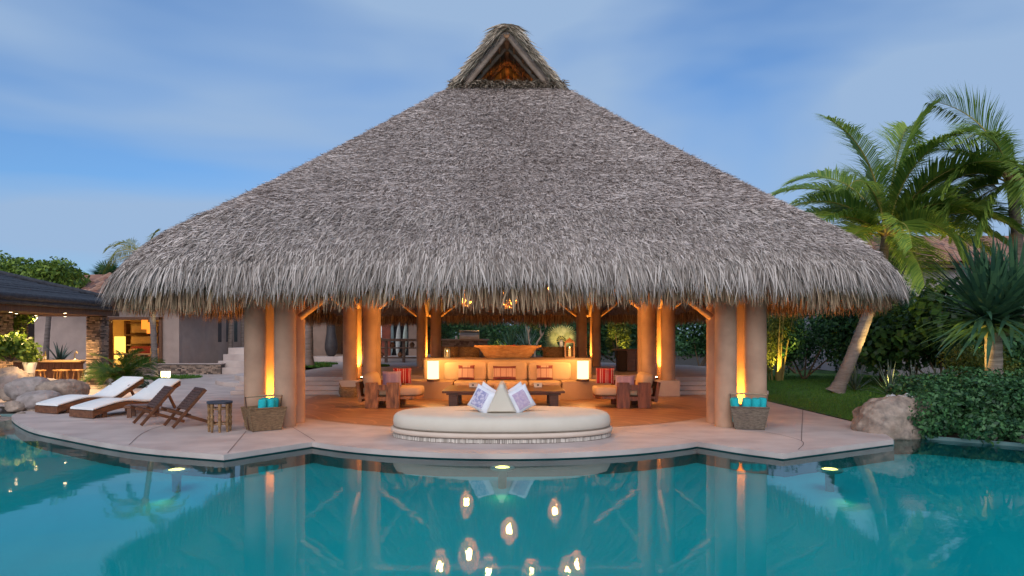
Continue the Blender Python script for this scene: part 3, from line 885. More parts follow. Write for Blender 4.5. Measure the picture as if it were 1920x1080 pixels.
# built-in sofa
sofa = thing('built_in_sofa', 'long built-in plaster sofa with tan cushions facing the pool', 'sofa', (-0.12, 18.9, 0))
PLAS = M('ochre_plaster', (.55, .375, .22), (.48, .31, .17), .75, 1.4, .1, 30)
def rbox(hw, y0, y1, r, n=6):
    return arc(hw - r, y0 + r, r, -90, 0, n) + arc(hw - r, y1 - r, r, 0, 90, n) + arc(-hw + r, y1 - r, r, 90, 180, n) + arc(-hw + r, y0 + r, r, 180, 270, n)
mb = MB(); mb.prism(rbox(2.31, 0, .75, .12), 0, 1.01); mb.build('back_wall', PLAS, sofa, .015)
mb = MB(); mb.prism(rbox(2.34, -.03, .78, .12), 1.012, 1.05); mb.build('stone_top', M('brown_stone', (.17, .105, .07), (.11, .07, .045), .5, 5), sofa, .006)
mb = MB(); mb.prism([(-1.75, -.95), (1.75, -.95), (1.75, 0), (-1.75, 0)], 0, .26); mb.build('seat_base', PLAS, sofa, .01)
for sx in (-1, 1):
    mb = MB(); mb.prism([(sx * x, y) for x, y in spline([(1.42, -.98), (1.70, -1.0), (2.05, -.86), (2.5, -.55), (2.62, -.1)], 5) + [(2.33, -.02), (1.42, -.02)]], .002, .47)
    mb.build('side_shelf', PLAS, sofa, .02)
for k, (x0, x1) in enumerate(((-1.80, -.56), (-.55, .54), (.55, 1.80))):
    xs = [max(x0, -1.40), min(x1, 1.40)]
    mb = MB(); mb.cushion(((xs[0] + xs[1]) / 2, -.52, .365), (xs[1] - xs[0] - .01, .98, .20), None, 14, .22); mb.build('seat_cushion', TANC, sofa)
    xb = [max(x0, -1.72), min(x1, 1.72)]
    mb = MB(); mb.cushion(((xb[0] + xb[1]) / 2, -.15, .70), (xb[1] - xb[0] - .012, .24, .50), (R(-6), 0, 0), 14, .25); mb.build('back_cushion', TANC, sofa)
def trough0(hx, hy, z): return [(x, y, z) for x, y in rbox(hx, -hy, hy, hy * .8, 6)]
SALM = (.62, .40, .33); MAR = (.21, .06, .065)
PSTR = stripes('salmon_woven_stripes', SALM, [(.12, (.40, .20, .17)), (.18, SALM), (.30, (.45, .26, .2)), (.33, SALM), (.62, (.40, .20, .17)), (.70, SALM)], 0, 3.2)
def sofapil(label, x, w, h, upper):
    o = pil('pillow', label, w, h, .15, M('maroon_cloth', MAR, None, .9), (x, 18.52, .475 + h / 2), (-12, 0, 0), 'pillows on the sofa')
    mb = MB(); mb.grid([[(w * .475 * u, -.0762 * ((1 - (u * .95) ** 4) * (1 - ((h * (.02 + .28 * v)) / (h / 2) * (1 if upper else 1)) ** 4)) ** .55 - .006, -h * .0 + h * (.30 * v - (.06 if upper else 0))) for u in np.linspace(-1, 1, 12)] for v in np.linspace(-1, 1, 7)])
    mb.build('woven_panel', PSTR, o)
    if upper:
        mb = MB(); mb.grid([[(w * .24 * u, -.058 - .012 * (1 - v), h * (.38 + .07 * v)) for u in (-1, 0, 1)] for v in (-1, 0, 1)]); mb.build('woven_patch', PSTR, o)
sofapil('maroon pillow with pale woven panel on the left part of the sofa', -1.22, .44, .40, True)
sofapil('wide maroon and salmon striped pillow in the middle of the sofa', -.2, .62, .38, False)
sofapil('maroon pillow with pale woven panel on the right part of the sofa', .87, .44, .40, True)

t = thing('log_basket', 'small round-eared wicker basket on the floor before the left column plinth', 'basket', (-4.42, 18.72, .006))
mb = MB(); mb.grid([trough0(.20, .12, 0), trough0(.25, .15, .12), trough0(.24, .15, .26), trough0(.215, .125, .26), trough0(.19, .11, .05)], True, True); mb.add(trough0(.19, .11, .05), [tuple(range(28))]); mb.build('basket_body', BASKET, t)
for sx in (-1, 1): mb = MB(); mb.tube([(sx * .2, -.05, .25), (sx * .24, 0, .36), (sx * .2, .05, .25)], .012, 6); mb.build('handle', BASKET, t)
# lit cylinder lamps on the side shelves
SHADE = emis('glowing_lamp_glass', (1.0, 0.66, 0.27), 1.9)
def table_lamp(label, x):
    t = thing('cylinder_lamp', label, 'lamp', (x, 18.1, .472), 0, 'glowing cylinder lamps on the sofa shelves')
    mb = MB(); mb.lathe([(.165, 0), (.17, .02), (.165, .055), (.15, .06)], 28); mb.build('lamp_base', DARKW, t)
    mb = MB(); mb.lathe([(.148, .062), (.15, .12), (.15, .52), (.145, .535)], 28, cap=False); mb.build('lamp_shade', SHADE, t)
    mb = MB(); mb.lathe([(.154, .535), (.154, .548), (.14, .548)], 28, cap=False); mb.build('rim', BRONZE, t)
    lamp('lamp_glow', 'POINT', (x, 18.1, 1.12), 48, (1, .55, .17), .12)
table_lamp('glowing cylinder lamp on the left shelf of the sofa', -2.06)
table_lamp('glowing cylinder lamp on the right shelf of the sofa', 1.85)

# coffee tables
def coffee(label, x):
    t = thing('coffee_table', label, 'coffee table', (x, 16.35, .005), 0, 'dark square coffee tables before the sofa')
    mb = MB(); mb.box((0, 0, .395), (1.12, 1.85, .05)); mb.build('tabletop', DARKW, t, .008)
    mb = MB(); mb.box((0, 0, .345), (.95, 1.6, .05)); mb.build('apron', DARKW, t)
    for sx in (-.33, .33):
        for sy in (-.62, .62):
            mb = MB(); mb.box((sx, sy, .16), (.2, .14, .32)); mb.build('leg', DARKW, t, .006)
coffee('dark wood coffee table before the left half of the sofa', -1.0)
coffee('dark wood coffee table before the right half of the sofa', .62)
def nap(label, x):
    t = thing('napkin_box', label, 'box', (x, 16.6, .426), 0, 'white boxes on the coffee tables')
    mb = MB(); mb.box((0, 0, .05), (.19, .13, .10)); mb.build('box_body', M('white_lacquer', (.7, .68, .64), (.6, .57, .52), .4, 9), t, .008)
    mb = MB(); mb.box((0, -.067, .055), (.05, .006, .035)); mb.build('dark_clasp', BRONZE, t)
    mb = MB(); mb.box((0, 0, .106), (.205, .145, .012)); mb.build('lid', M('cream_lid', (.66, .60, .5)), t)
nap('small white box on the left coffee table', -.93); nap('small white box on the right coffee table', .62)

# low armchairs with solid slab arms
def armchair(label, loc, flip, wood):
    t = thing('slab_armchair', label, 'armchair', loc, 0, 'low slab armchairs by the coffee tables')
    sx = -1 if flip else 1
    for sy in (-.46, .46):
        for x in (-.29, .19):
            mb = MB(); mb.prism([(x - .145, 0), (x + .145, 0), (x + .15, .3), (x + .14, .585), (x - .14, .585), (x - .155, .3)], -.05, .05)
            vs = [(sx * vx, sy + vz, vy) for vx, vy, vz in mb.v]; mb.v = vs; 
            if (sx < 0) == False: mb.f = [f[::-1] for f in mb.f]
            mb.build('arm_slab', wood, t, .006)
        mb = MB(); mb.box((sx * -.05, sy, .47), (.30, .07, .12)); mb.build('arm_rail', wood, t)
        mb = MB(); mb.box((sx * -.05, sy, .215), (.34, .07, .09)); mb.build('lower_rail', wood, t)
    mb = MB(); mb.prism([(sx * -.55, -.44), (sx * .66, -.40), (sx * .80, -.25), (sx * .80, .25), (sx * .66, .40), (sx * -.55, .44)], .20, .265); mb.build('seat_board', wood, t, .008)
    mb = MB(); mb.cushion((sx * .14, 0, .375), (1.36, .80, .21), None, 14, .3); mb.build('seat_cushion', TANC, t)
    mb = MB(); mb.cushion((sx * -.38, 0, .60), (.30, .86, .38), (0, R(sx * -14), 0), 14, .5); mb.build('back_cushion', TANC, t)
    mb = MB(); mb.box((sx * -.60, 0, .36), (.08, .84, .46), (0, R(sx * -10), 0)); mb.build('back_board', wood, t, .006)
armchair('low slab-arm armchair with tan cushions beside the left coffee table', (-2.90, 16.25, .005), False, WOODV)
armchair('low slab-arm armchair with tan cushions beside the right coffee table', (2.72, 16.25, .005), True, M('dark_red_hardwood', (.30, .095, .04), (.07, .02, .01), .4, 2.5, .15, 9, (5, 5, 1), .4))
RSTR = stripes('red_white_stripes', (.42, .03, .035), [(.15, (.75, .66, .6)), (.24, (.42, .03, .035)), (.5, (.75, .66, .6)), (.56, (.42, .03, .035))], 0, 7.5)
LIL = stripes('lilac_stripes', (.36, .28, .42), [(.5, (.42, .33, .46)), (.8, (.36, .28, .42))], 0, 6)
pil('pillow', 'red and white striped pillow on the left armchair', .44, .38, .14, RSTR, (-2.62, 16.55, .70), (-12, 0, 10), 'striped red pillows')
pil('pillow', 'lilac pillow with red piping on the left armchair behind its arm', .44, .36, .14, LIL, (-2.78, 16.05, .66), (-10, 0, 14), 'lilac pillows')
pil('pillow', 'red and white striped pillow on the right armchair', .44, .38, .14, RSTR, (2.22, 16.55, .70), (-12, 0, -10), 'striped red pillows')
pil('pillow', 'lilac pillow lying low on the right armchair behind its arm', .46, .30, .14, LIL, (2.62, 16.1, .60), (-20, 0, -12), 'lilac pillows')

# dugout bowl, candle lanterns on the sofa ledge
t = thing('dugout_bowl', 'long rough-hewn wooden trough bowl on the stone ledge behind the sofa', 'bowl', (-.11, 19.3, 1.052))
BW = M('rough_hewn_wood', (.50, .27, .12), (.30, .145, .06), .8, 5, .9, 18, (1, 1, 2.5))
def trough(hx, hy, z, e=.09):
    return [(x, y, z + random.uniform(-.004, .004)) for x, y in rbox(hx, -hy, hy, min(e, hy * .9), 6)]
mb = MB(); mb.grid([trough(.60, .20, 0), trough(.66, .24, .05), trough(.75, .28, .2), trough(.80, .30, .26), trough(.92, .31, .29), trough(.93, .315, .335), trough(.88, .28, .335), trough(.72, .22, .22), trough(.6, .16, .08)], True, True)
mb.add(trough(.60, .20, .0), [tuple(range(27, -1, -1))]); mb.add(trough(.6, .16, .08), [tuple(range(28))])
mb.build('trough', BW, t)
for k in range(5):
    mb = MB(); rock(mb, (0, 0, 0), (.10, .10, .08), 40 + k, .06, 8, 1); o = mb.build('red_fruit', M('red_skin', (.55, .04, .02), (.42, .03, .02), .4, 4)); o.location = (-.22 + .09 * k, 19.26 + .06 * (k % 3), 1.30 + .02 * (k % 2) + (.05 if k in (2, 3) else 0)); tag(o, 'red fruit heaped in the long wooden trough bowl, ' + ('leftmost of the heap', 'second from the left', 'in the middle on top', 'right of the middle one', 'rightmost of the heap')[k], 'fruit', 'red fruit in the trough bowl')
def candle_lantern(label, x, w, h, mat):
    t = thing('candle_lantern', label, 'lantern', (x, 19.28, 1.052))
    mb = MB(); mb.box((0, 0, .015), (w, w, .03)); mb.build('tray', mat, t); mb = MB(); mb.box((0, 0, h * .77), (w, w, .03)); mb.build('top_plate', mat, t)
    for sx in (-1, 1):
        for sy in (-1, 1):
            mb = MB(); mb.box((sx * (w / 2 - .015), sy * (w / 2 - .015), h * .385 + .01), (.028, .028, h * .72)); mb.build('corner_post', mat, t)
    mb = MB(); mb.lathe([(w * .70, 0), (w * .42, h * .10), (w * .2, h * .16), (.02, h * .2), (.02, h * .23)], 4, (0, 0, h * .785), smooth=False); c = mb.build('hood', mat, t); c.rotation_euler.z = R(45)
    mb = MB(); mb.lathe([(w * .17, 0), (w * .17, h * .40), (w * .12, h * .41)], 16, (0, 0, .03)); mb.build('candle', M('ivory_wax', (.72, .6, .42), None, .5), t)
    mb = MB(); mb.lathe([(.0, 0), (.012, .015), (.0, .045)], 8, (0, 0, h * .41 + .035)); mb.build('flame', FLAME, t)
candle_lantern('tall copper lantern with a thick candle at the right end of the sofa ledge', 1.60, .27, .55, M('copper_brown', (.32, .15, .08), (.2, .09, .05), .5, 5))
candle_lantern('small dark candle lantern at the left end of the sofa ledge', -1.80, .15, .30, BRONZE)

# dining group behind the sofa
def dining_chair(label, loc, rz):
    t = thing('dining_armchair', label, 'chair', loc, rz, 'wicker dining chairs behind the sofa')
    WK = BASKET
    mb = MB(); mb.box((0, 0, .42), (.52, .52, .07)); mb.build('seat', WK, t, .02)
    mb = MB(); mb.grid([[(.30 * math.sin(a), .02 + .27 * math.cos(a), z) for a in np.linspace(-1.9, 1.9, 15)] for z in (.42, .62, .84)]); o = mb.build('back', WK, t); sm = o.modifiers.new('solid', 'SOLIDIFY'); sm.thickness = .05
    for sx in (-.22, .22):
        for sy in (-.22, .22):
            mb = MB(); mb.box((sx, sy, .195), (.05, .05, .39)); mb.build('leg', DARKW, t)
dining_chair('wicker dining chair left of the trough bowl, nearer the grill', (-2.05, 23.6, UT), R(160)); dining_chair('wicker dining chair just left of the trough bowl', (-1.45, 23.2, UT), R(200))
dining_chair('wicker dining chair just right of the trough bowl', (1.38, 23.2, UT), R(165)); dining_chair('wicker dining chair right of the bowl, nearer the copper lantern', (1.9, 23.7, UT), R(210))
t = thing('dining_table', 'long dark dining table on the terrace behind the sofa', 'table', (-.2, 24.6, UT))
mb = MB(); mb.box((0, 0, .73), (4.0, 1.2, .06)); mb.build('tabletop', DARKW, t, .01)
for sx in (-1.5, 1.5):
    mb = MB(); mb.box((sx, 0, .35), (.3, .8, .70)); mb.build('leg', DARKW, t)

# dark sideboard at the right of the terrace
t = thing('sideboard', 'dark wooden sideboard standing at the right behind the lounge', 'sideboard', (4.0, 23.6, UT))
for k in range(4):
    mb = MB(); mb.box((-.26 + .30 * k - .02, 0, .36), (.285, .55, .70)); mb.build('plank', DARKW if k else M('black_brown', (.03, .018, .012)), t, .006)
mb = MB(); mb.box((.14, 0, .735), (1.40, .65, .05)); mb.build('top_board', DARKW, t, .006)

# woven pendant lamps under the roof
def basket_lamp(label, x, y, z, r, h):
    t = thing('pendant_lamp', label, 'pendant lamp', (x, y, z), random.uniform(0, 3), 'woven pendant lamps hanging under the thatch')
    mb = MB(); n = 14
    def pr(s): return r * (math.sin(math.pi * (0.10 + .82 * s)) ** .7)
    for k in range(n):
        for sg in (1, -1):
            mb.tube([(pr(s) * math.cos(2 * math.pi * k / n + sg * s * 1.5), pr(s) * math.sin(2 * math.pi * k / n + sg * s * 1.5), -h / 2 + h * s) for s in np.linspace(0, 1, 9)], r * .06, 4, False)
    for s in (0, .33, .66, 1): mb.tube([(pr(s) * math.cos(a), pr(s) * math.sin(a), -h / 2 + h * s) for a in np.linspace(0, 2 * math.pi, 17)], r * .06, 5, False)
    mb.build('woven_cage', M('rattan', (.62, .42, .22), (.42, .26, .12), .7, 6), t)
    mb = MB(); mb.lathe([(0, -.05), (.025, -.03), (.032, 0), (.025, .045), (.015, .08)], 10, (0, 0, -h * .08)); mb.build('bulb', emis('warm_bulb', (1, .60, .2), 9), t)
    top = 2.55 + (y - 11.35) * .79 - z
    mb = MB(); mb.tube([(0, 0, -h * .08 + .07), (0, 0, top)], .008, 5); mb.build('cord', BRONZE, t)
    lamp('pendant_glow', 'POINT', (x, y, z - h * .08), 165, (1, .42, .10), .06)
PL = [(-1.25, 19, 2.78, .2, .62), (1.17, 19, 3.0, .2, .62), (-.06, 15.6, 2.55, .2, .55), (-.95, 15.2, 3.0, .23, .75), (-1.6, 15.4, 3.35, .21, .75), (-.5, 14.6, 3.2, .25, .75),
      (.42, 15.3, 3.45, .23, .68), (1.45, 15.6, 3.4, .21, .75), (1.2, 15.0, 3.28, .2, .6)]
names = ['nearest the left mid columns', 'nearest the right mid columns', 'lowest of all, showing below the front fringe', 'left of the centre', 'farthest left of the front cluster', 'big one left of the axis', 'just right of the axis', 'farthest right of the front cluster', 'small one at the right of the front cluster']
for (x, y, z, r_, h_), nm in zip(PL, names): basket_lamp('woven cage pendant lamp under the thatch, ' + nm, x, y, z, r_, h_)

# ------------------------------------------------------------------ things on the pool deck
# two sun loungers
def lounger(label, loc, rz):
    t = thing('sun_lounger', label, 'sun lounger', loc, rz, 'sun loungers on the pool deck')
    K = [(0, .17), (.25, .225), (.6, .285), (.85, .285), (1.15, .24), (1.32, .255), (1.62, .41), (1.98, .60), (2.05, .63)]
    K = spline(K, 4)
    hw = .36
    for sy in (-1, 1):
        mb = MB()
        up = [(x, sy * (hw - .02) - .02, z - .01) for x, z in K]; lo = [(x, sy * (hw - .02) - .02, max(.015, z - .13) if x < 1.2 else z - .10) for x, z in K]
        up2 = [(x, y + .04, z) for x, y, z in up]; lo2 = [(x, y + .04, z) for x, y, z in lo]
        mb.grid([up, up2, lo2, lo, up], False)
        mb.add([up[0], up2[0], lo2[0], lo[0]], [(0, 3, 2, 1)]); mb.add([up[-1], up2[-1], lo2[-1], lo[-1]], [(0, 1, 2, 3)])
        mb.build('side_rail', WOOD, t)
        for x in (.25, 1.25):
            mb = MB(); mb.box((x, sy * (hw - .03), .09), (.09, .045, .18)); mb.build('leg', WOOD, t)
        mb = MB(); mb.beam((1.70, sy * .3, .50), (1.95, sy * .3, .03), .04, .05); mb.build('back_prop', WOOD, t)
    mb = MB(); mb.box((.0, 0, .085), (.035, 2 * hw + .002, .14)); mb.build('foot_board', WOOD, t)
    for k in range(17):
        i = 1 + int(k * (len(K) - 3) / 16); (x, z), (x2, z2) = K[i], K[i + 1]
        mb = MB(); mb.box((x, 0, z - .03), (.075, 2 * hw - .05, .02), (0, -math.atan2(z2 - z, x2 - x), 0)); mb.build('slat', WOOD, t)
    P = []
    for (dz, w) in ((.0, hw - .015), (.035, hw), (.065, hw - .015)):
        P.append((dz, w))
    ring = []
    for x, z in K:
        ring.append([(x, -P[0][1], z), (x, -P[1][1], z + .022), (x, -P[2][1] + .01, z + .046), (x, 0, z + .05), (x, P[2][1] - .01, z + .046), (x, P[1][1], z + .022), (x, P[0][1], z)])
    mb = MB(); mb.grid(ring, True, True); mb.add(ring[0], [tuple(range(7))]); mb.add(ring[-1], [tuple(range(6, -1, -1))]); mb.build('mattress', WHITEC, t)
    return t
LA = math.atan2(.93, .42)
l0 = lounger('wooden sun lounger with white mattress, the one nearer the folding chairs', (-8.66, 13.95, 0), LA)
dup(l0, (-9.9, 14.75, 0), LA + .02, 'wooden sun lounger with white mattress, the one nearer the boulders')
t = thing('low_deck_table', 'low wooden table squeezed between lounger and folding chair', 'table', (-7.55, 14.2, 0), R(15))
mb = MB(); mb.box((0, 0, .22), (.62, .42, .05)); mb.build('tabletop', WOOD, t, .006)
for sx in (-.22, .22):
    for sy in (-.15, .15):
        mb = MB(); mb.box((sx, sy, .098), (.08, .07, .195)); mb.build('leg', WOOD, t)

# folding plank chairs
def plank_chair(label, loc, rz):
    t = thing('folding_chair', label, 'chair', loc, rz, 'slatted folding chairs on the deck')
    A0, A1 = Vector((-.34, 0, .02)), Vector((.30, 0, .74)); B0, B1 = Vector((-.42, 0, .37)), Vector((.52, 0, .02))
    for sy in (-1, 1):
        mb = MB(); mb.beam(A0 + Vector((0, sy * .25, 0)), A1 + Vector((0, sy * .25, 0)), .035, .06); mb.build('back_rail', WOOD, t, .004)
        mb = MB(); mb.beam(B0 + Vector((0, sy * .195, 0)), B1 + Vector((0, sy * .195, 0)), .035, .06); mb.build('seat_rail', WOOD, t, .004)
    for k in range(9):
        f = .46 + .064 * k; c = A0.lerp(A1, f)
        mb = MB(); mb.box((c.x - .025, 0, c.z + .025), (.052, .53, .018), (0, -math.atan2(.72, .64), 0)); mb.build('back_slat', DARKP, t)
    for k in range(6):
        f = .02 + .082 * k; c = B0.lerp(B1, f)
        mb = MB(); mb.box((c.x + .01, 0, c.z + .038), (.062, .44, .018), (0, math.atan2(.35, .94), 0)); mb.build('seat_slat', DARKP, t)
    return t
DARKP = M('weathered_dark_plank', (.12, .066, .05), (.06, .03, .024), .6, 4, .3, 14, (1, 6, 6))
c0 = plank_chair('slatted folding chair nearer the drum stool', (-5.98, 12.72, 0), R(44))
c0.scale = (.9, .9, .9)
dup(c0, (-6.72, 13.05, 0), R(44), 'slatted folding chair nearer the sun loungers')

# drum stool with turned legs
t = thing('drum_stool', 'dark topped stool on a ring of turned wooden legs', 'stool', (-5.05, 11.98, 0))
TL = M('turned_carved_wood', (.36, .21, .09), (.14, .075, .035), .6, 14, .6, 40)
mb = MB(); mb.lathe([(.0, .485), (.205, .485), (.225, .50), (.225, .52), (.215, .525), (0, .526)], 8, smooth=False); mb.build('stool_top', M('slate_blue_top', (.05, .06, .085), (.035, .04, .055), .4, 5), t)
for k in range(8):
    a = 2 * math.pi * (k + .5) / 8
    mb = MB(); mb.lathe([(.014, 0), (.022, .02), (.018, .04), (.024, .06), (.017, .08), (.026, .10), (.03, .16), (.02, .20), (.028, .23), (.032, .245), (.028, .26), (.018, .28), (.028, .34), (.024, .40), (.03, .43), (.03, .484)], 12, (.17 * math.cos(a), .17 * math.sin(a), 0)); mb.build('leg', TL, t)
for z in (.14, .40):
    mb = MB(); mb.tube([(.17 * math.cos(a), .17 * math.sin(a), z) for a in np.linspace(math.pi / 8, 2 * math.pi + math.pi / 8, 9)], .012, 6, False); mb.build('ring_rail', TL, t)

# towel baskets
def towel_basket(label, loc, rz, mat, seed, tall, towels):
    t = thing('towel_basket', label, 'basket', loc, rz, 'towel baskets beside the front columns')
    w0, w1, d0, d1, h = .24, .32, .17, .23, .40
    def ring(a, b, z): return [(-a, -b, z), (a, -b, z), (a, b, z), (-a, b, z)]
    mb = MB(); mb.grid([ring(w0, d0, .01), ring(w1, d1, h), ring(w1 - .02, d1 - .02, h), ring(w0 - .02, d0 - .02, .04)], False, True)
    mb.add(ring(w0, d0, .01), [(3, 2, 1, 0)]); mb.add(ring(w0 - .02, d0 - .02, .04), [(0, 1, 2, 3)]); mb.build('basket_body', mat, t)
    for sx in (-1, 1):
        for sy in (-1, 1):
            mb = MB(); mb.tube([(sx * w0, sy * d0, 0), (sx * w1, sy * d1, h + .005)], .011, 6); mb.build('corner_cane', mat, t)
        mb = MB(); mb.beam((sx * (w0 + .02), 0, .03), (sx * (w1 - .0), 0, h + (.22 if tall else .20)), .035, .014)
        mb.build('handle_strap', DARKW, t)
    for sy in (-1, 1):
        mb = MB(); mb.tube([(-w1, sy * d1, h), (w1, sy * d1, h)], .013, 6); mb.build('rim_cane', mat, t)
    zt = h + (.21 if tall else .19)
    mb = MB(); mb.tube([(-w1 + .0, 0, zt), (-.1, 0, zt + .012), (.1, 0, zt + .012), (w1 - .0, 0, zt)], .016, 8); mb.build('handle_bar', M('pale_cane', (.42, .30, .2), (.28, .19, .12), .7, 8), t)
    Mx = Matrix.Translation(loc) @ Matrix.Rotation(rz, 4, 'Z')
    for k, (x, y, r_, tl) in enumerate(towels):
        mb = MB(); L = .46
        prof = [(.0, -.02), (r_ * .55, 0), (r_, .03), (r_, L - .04), (r_ * .85, L - .012), (r_ * .55, L - .004), (r_ * .5, L - .02), (r_ * .28, L - .004), (.0, L - .012)]
        mb.lathe(prof, 18, sx=1.0, sy=1.15)
        o = mb.build('rolled_towel', TURQ); o.matrix_world = Mx @ Matrix.Translation((x, y, .10)) @ Euler(tl).to_matrix().to_4x4()
        tag(o, ['turquoise rolled towel, %s in the ' % ('leftmost', 'second', 'third', 'rightmost')[k]][0] + label.split(',')[0], 'towel', 'rolled turquoise towels in the baskets')
towel_basket('brown basket by the left front columns, full of towels', (-4.36, 12.18, 0), R(38), BASKET, 1, False, [(-.06, -.07, .07, (.1, .0, 0)), (.07, -.06, .075, (.08, .05, 0)), (.17, .05, .075, (-.05, .1, 0)), (.03, .09, .075, (-.08, .1, 0))])
towel_basket('grey basket by the right front columns, full of towels', (4.22, 12.36, 0), R(-14), BASKETG, 2, True, [(-.20, -.02, .075, (.1, -.12, 0)), (-.05, -.06, .082, (.1, .02, 0)), (.09, -.06, .082, (.08, .06, 0)), (.20, .03, .08, (.0, .08, 0))])

# pool lights
PLM = emis('pool_light_lens', (1.0, .30, .07), 9.0)
def pool_light(label, x, y):
    t = thing('pool_light', label, 'pool light', (x, y, -.125), 0, 'round lights in the pool')
    mb = MB(); mb.lathe([(.05, -.45), (.06, -.05), (.15, -.035), (.165, -.02), (.165, .0), (.105, .004)], 28, cap=False); mb.build('housing', M('grey_ring', (.55, .52, .45)), t)
    mb = MB(); mb.lathe([(.10, -.002), (.08, .006), (0, .009)], 24); mb.build('lens', PLM, t)
    lamp('pool_light_bulb', 'SPOT', (x, y - .35, -.28), 4, (1.0, .26, .05), .1, None, 150, 1.0, (0, -1, -.45))
pool_light('round pool light glowing before the middle of the daybed', -.13, 9.38)
pool_light('round pool light glowing before the left deck corner', -4.46, 9.22)
pool_light('round pool light glowing before the right deck corner', 4.24, 9.25)
# ------------------------------------------------------------------ plant builders
def frond(parent, base, az, el, length, bend, nl, leaf, mat, name='frond', hang=.5, vee=.25):
    pts = [Vector(base)]; N = 16; ds = length / N; dirs = []
    for i in range(N):
        s = (i + .5) / N; e = R(el) - R(bend) * s ** 1.25
        a = az + .12 * math.sin(s * 2 + el)
        d = Vector((math.cos(a) * math.cos(e), math.sin(a) * math.cos(e), math.sin(e))); dirs.append(d); pts.append(pts[-1] + d * ds)
    V = []; roll = random.uniform(-.75, .75)
    for k in range(nl):
        s = .13 + .87 * (k + .5) / nl; f = s * N; i = min(int(f), N - 1); p = pts[i].lerp(pts[i + 1], f - i); t = dirs[i]
        sd = t.cross(Vector((0, 0, 1))).normalized(); up = sd.cross(t); sd, up = sd * math.cos(roll) + up * math.sin(roll), up * math.cos(roll) - sd * math.sin(roll)
        prof = leaf * (min(1, .45 + 1.6 * (s - .1)) if s < .5 else (1 - .62 * ((s - .5) / .5) ** 1.6))
        for sg in (-1, 1):
            if random.random() < .05: continue
            L = prof * random.uniform(.8, 1.12)
            sw = .45 + .5 * s
            d = (t * sw + sd * sg * .85 + up * (vee + random.uniform(-.12, .12))).normalized()
            w = random.uniform(.014, .024) * (leaf / .6) ** .5
            d2 = (d + Vector((0, 0, -1)) * hang * random.uniform(.6, 1.4)).normalized()
            wv = d.cross(Vector((0, 0, 1)) if abs(d.z) < .9 else t).normalized().lerp(up, .35) * w
            p1 = p + d * L * .5; p2 = p1 + d2 * L * .5
            V += [p - wv * .6, p + wv * .6, p1 - wv, p1 + wv, p2 - wv * .08, p2 + wv * .08]
    V = np.array([tuple(v) for v in V]); n = len(V) // 6; b = np.arange(n)[:, None] * 6
    Q = np.concatenate([b + np.array([0, 1, 3, 2]), b + np.array([2, 3, 5, 4])], 0)
    o = npobj(name, V, Q, mat, parent)
    mb = MB(); mb.tube(pts, [.03 * (1 - .85 * i / N) * (length / 3) for i in range(N + 1)], 5); mb.build('midrib', RACHIS, o)
def trunk(parent, pts, r0, r1, mat=TRUNK, ring=.11, flare=1.45):
    P = spline([tuple(p) for p in pts], 10); rad = []; acc = 0
    for i, p in enumerate(P):
        s = i / (len(P) - 1)
        rad.append((r0 + (r1 - r0) * s ** .8) * (1 + (flare - 1) * max(0, 1 - s * 9) ** 2) * (1 + .035 * math.sin(i * 2.1) + random.uniform(-.015, .015)))
    mb = MB(); mb.tube(P, rad, 14); return mb.build('trunk', mat, parent)
def coconut_palm(label, pts, r0, r1, fronds, mat=FROND, leaf=.62, nl=62, group='coconut palms'):
    b = Vector(pts[0]); t = thing('coconut_palm', label, 'palm tree', b, 0, group)
    P = [Vector(p) - b for p in pts]; trunk(t, P, r0, r1)
    c = P[-1]
    for az, el, L, bend in fronds: frond(t, c + Vector((math.cos(az), math.sin(az), 0)) * .08, az, el, L, bend, nl, leaf, mat)
    mb = MB()
    for k in range(7):
        a = k * .9; mb.tube([c + Vector((0, 0, -.25)), c + Vector((math.cos(a) * .12, math.sin(a) * .12, .1)), c + Vector((math.cos(a) * .2, math.sin(a) * .2, .35))], [.10, .07, .03], 6)
    mb.build('crown_shaft', M('fibrous_sheath', (.30, .2, .09), (.16, .10, .04), .9, 6), t)
    return t
def blade_strip(V, p, d, L, w, droop, up=Vector((0, 0, 1)), seg=3, fold=0.0):
    sd = d.cross(up); sd = sd.normalized() if sd.length > 1e-3 else Vector((1, 0, 0))
    pr = []; q = p.copy(); dd = d.copy()
    for i in range(seg + 1):
        s = i / seg; ww = w * (1 - s ** 2.2) * (.55 + .9 * min(s * 2, .5)) + .003
        pr.append((q - sd * ww, q + sd * ww)); dd = (dd + Vector((0, 0, -droop / seg))).normalized(); q = q + dd * L / seg
    for i in range(seg): V += [pr[i][0], pr[i][1], pr[i + 1][1], pr[i + 1][0]]
def bladeobj(name, V, mat, parent, kind=None):
    V = np.array([tuple(v) for v in V]); return npobj(name, V, np.arange(len(V)).reshape(-1, 4), mat, parent, kind)
def fan_leaf(parent, base, d, r, mat, n=22, petiole=.5, face=(0, 0, 1)):
    d = Vector(d).normalized(); c = Vector(base) + d * petiole
    sd = d.cross(Vector(face)).normalized(); V = []
    for k in range(n):
        a = R(-115 + 230 * k / (n - 1)); q = (d * math.cos(a) + sd * math.sin(a)).normalized()
        blade_strip(V, c, q, r * (.75 + .25 * math.cos(a)) * random.uniform(.92, 1.05), r * .055, .25, sd.cross(d), 3)
    o = bladeobj('fan_leaf', V, mat, parent)
    mb = MB(); mb.tube([base, c], .012, 5); mb.build('petiole', RACHIS, o)
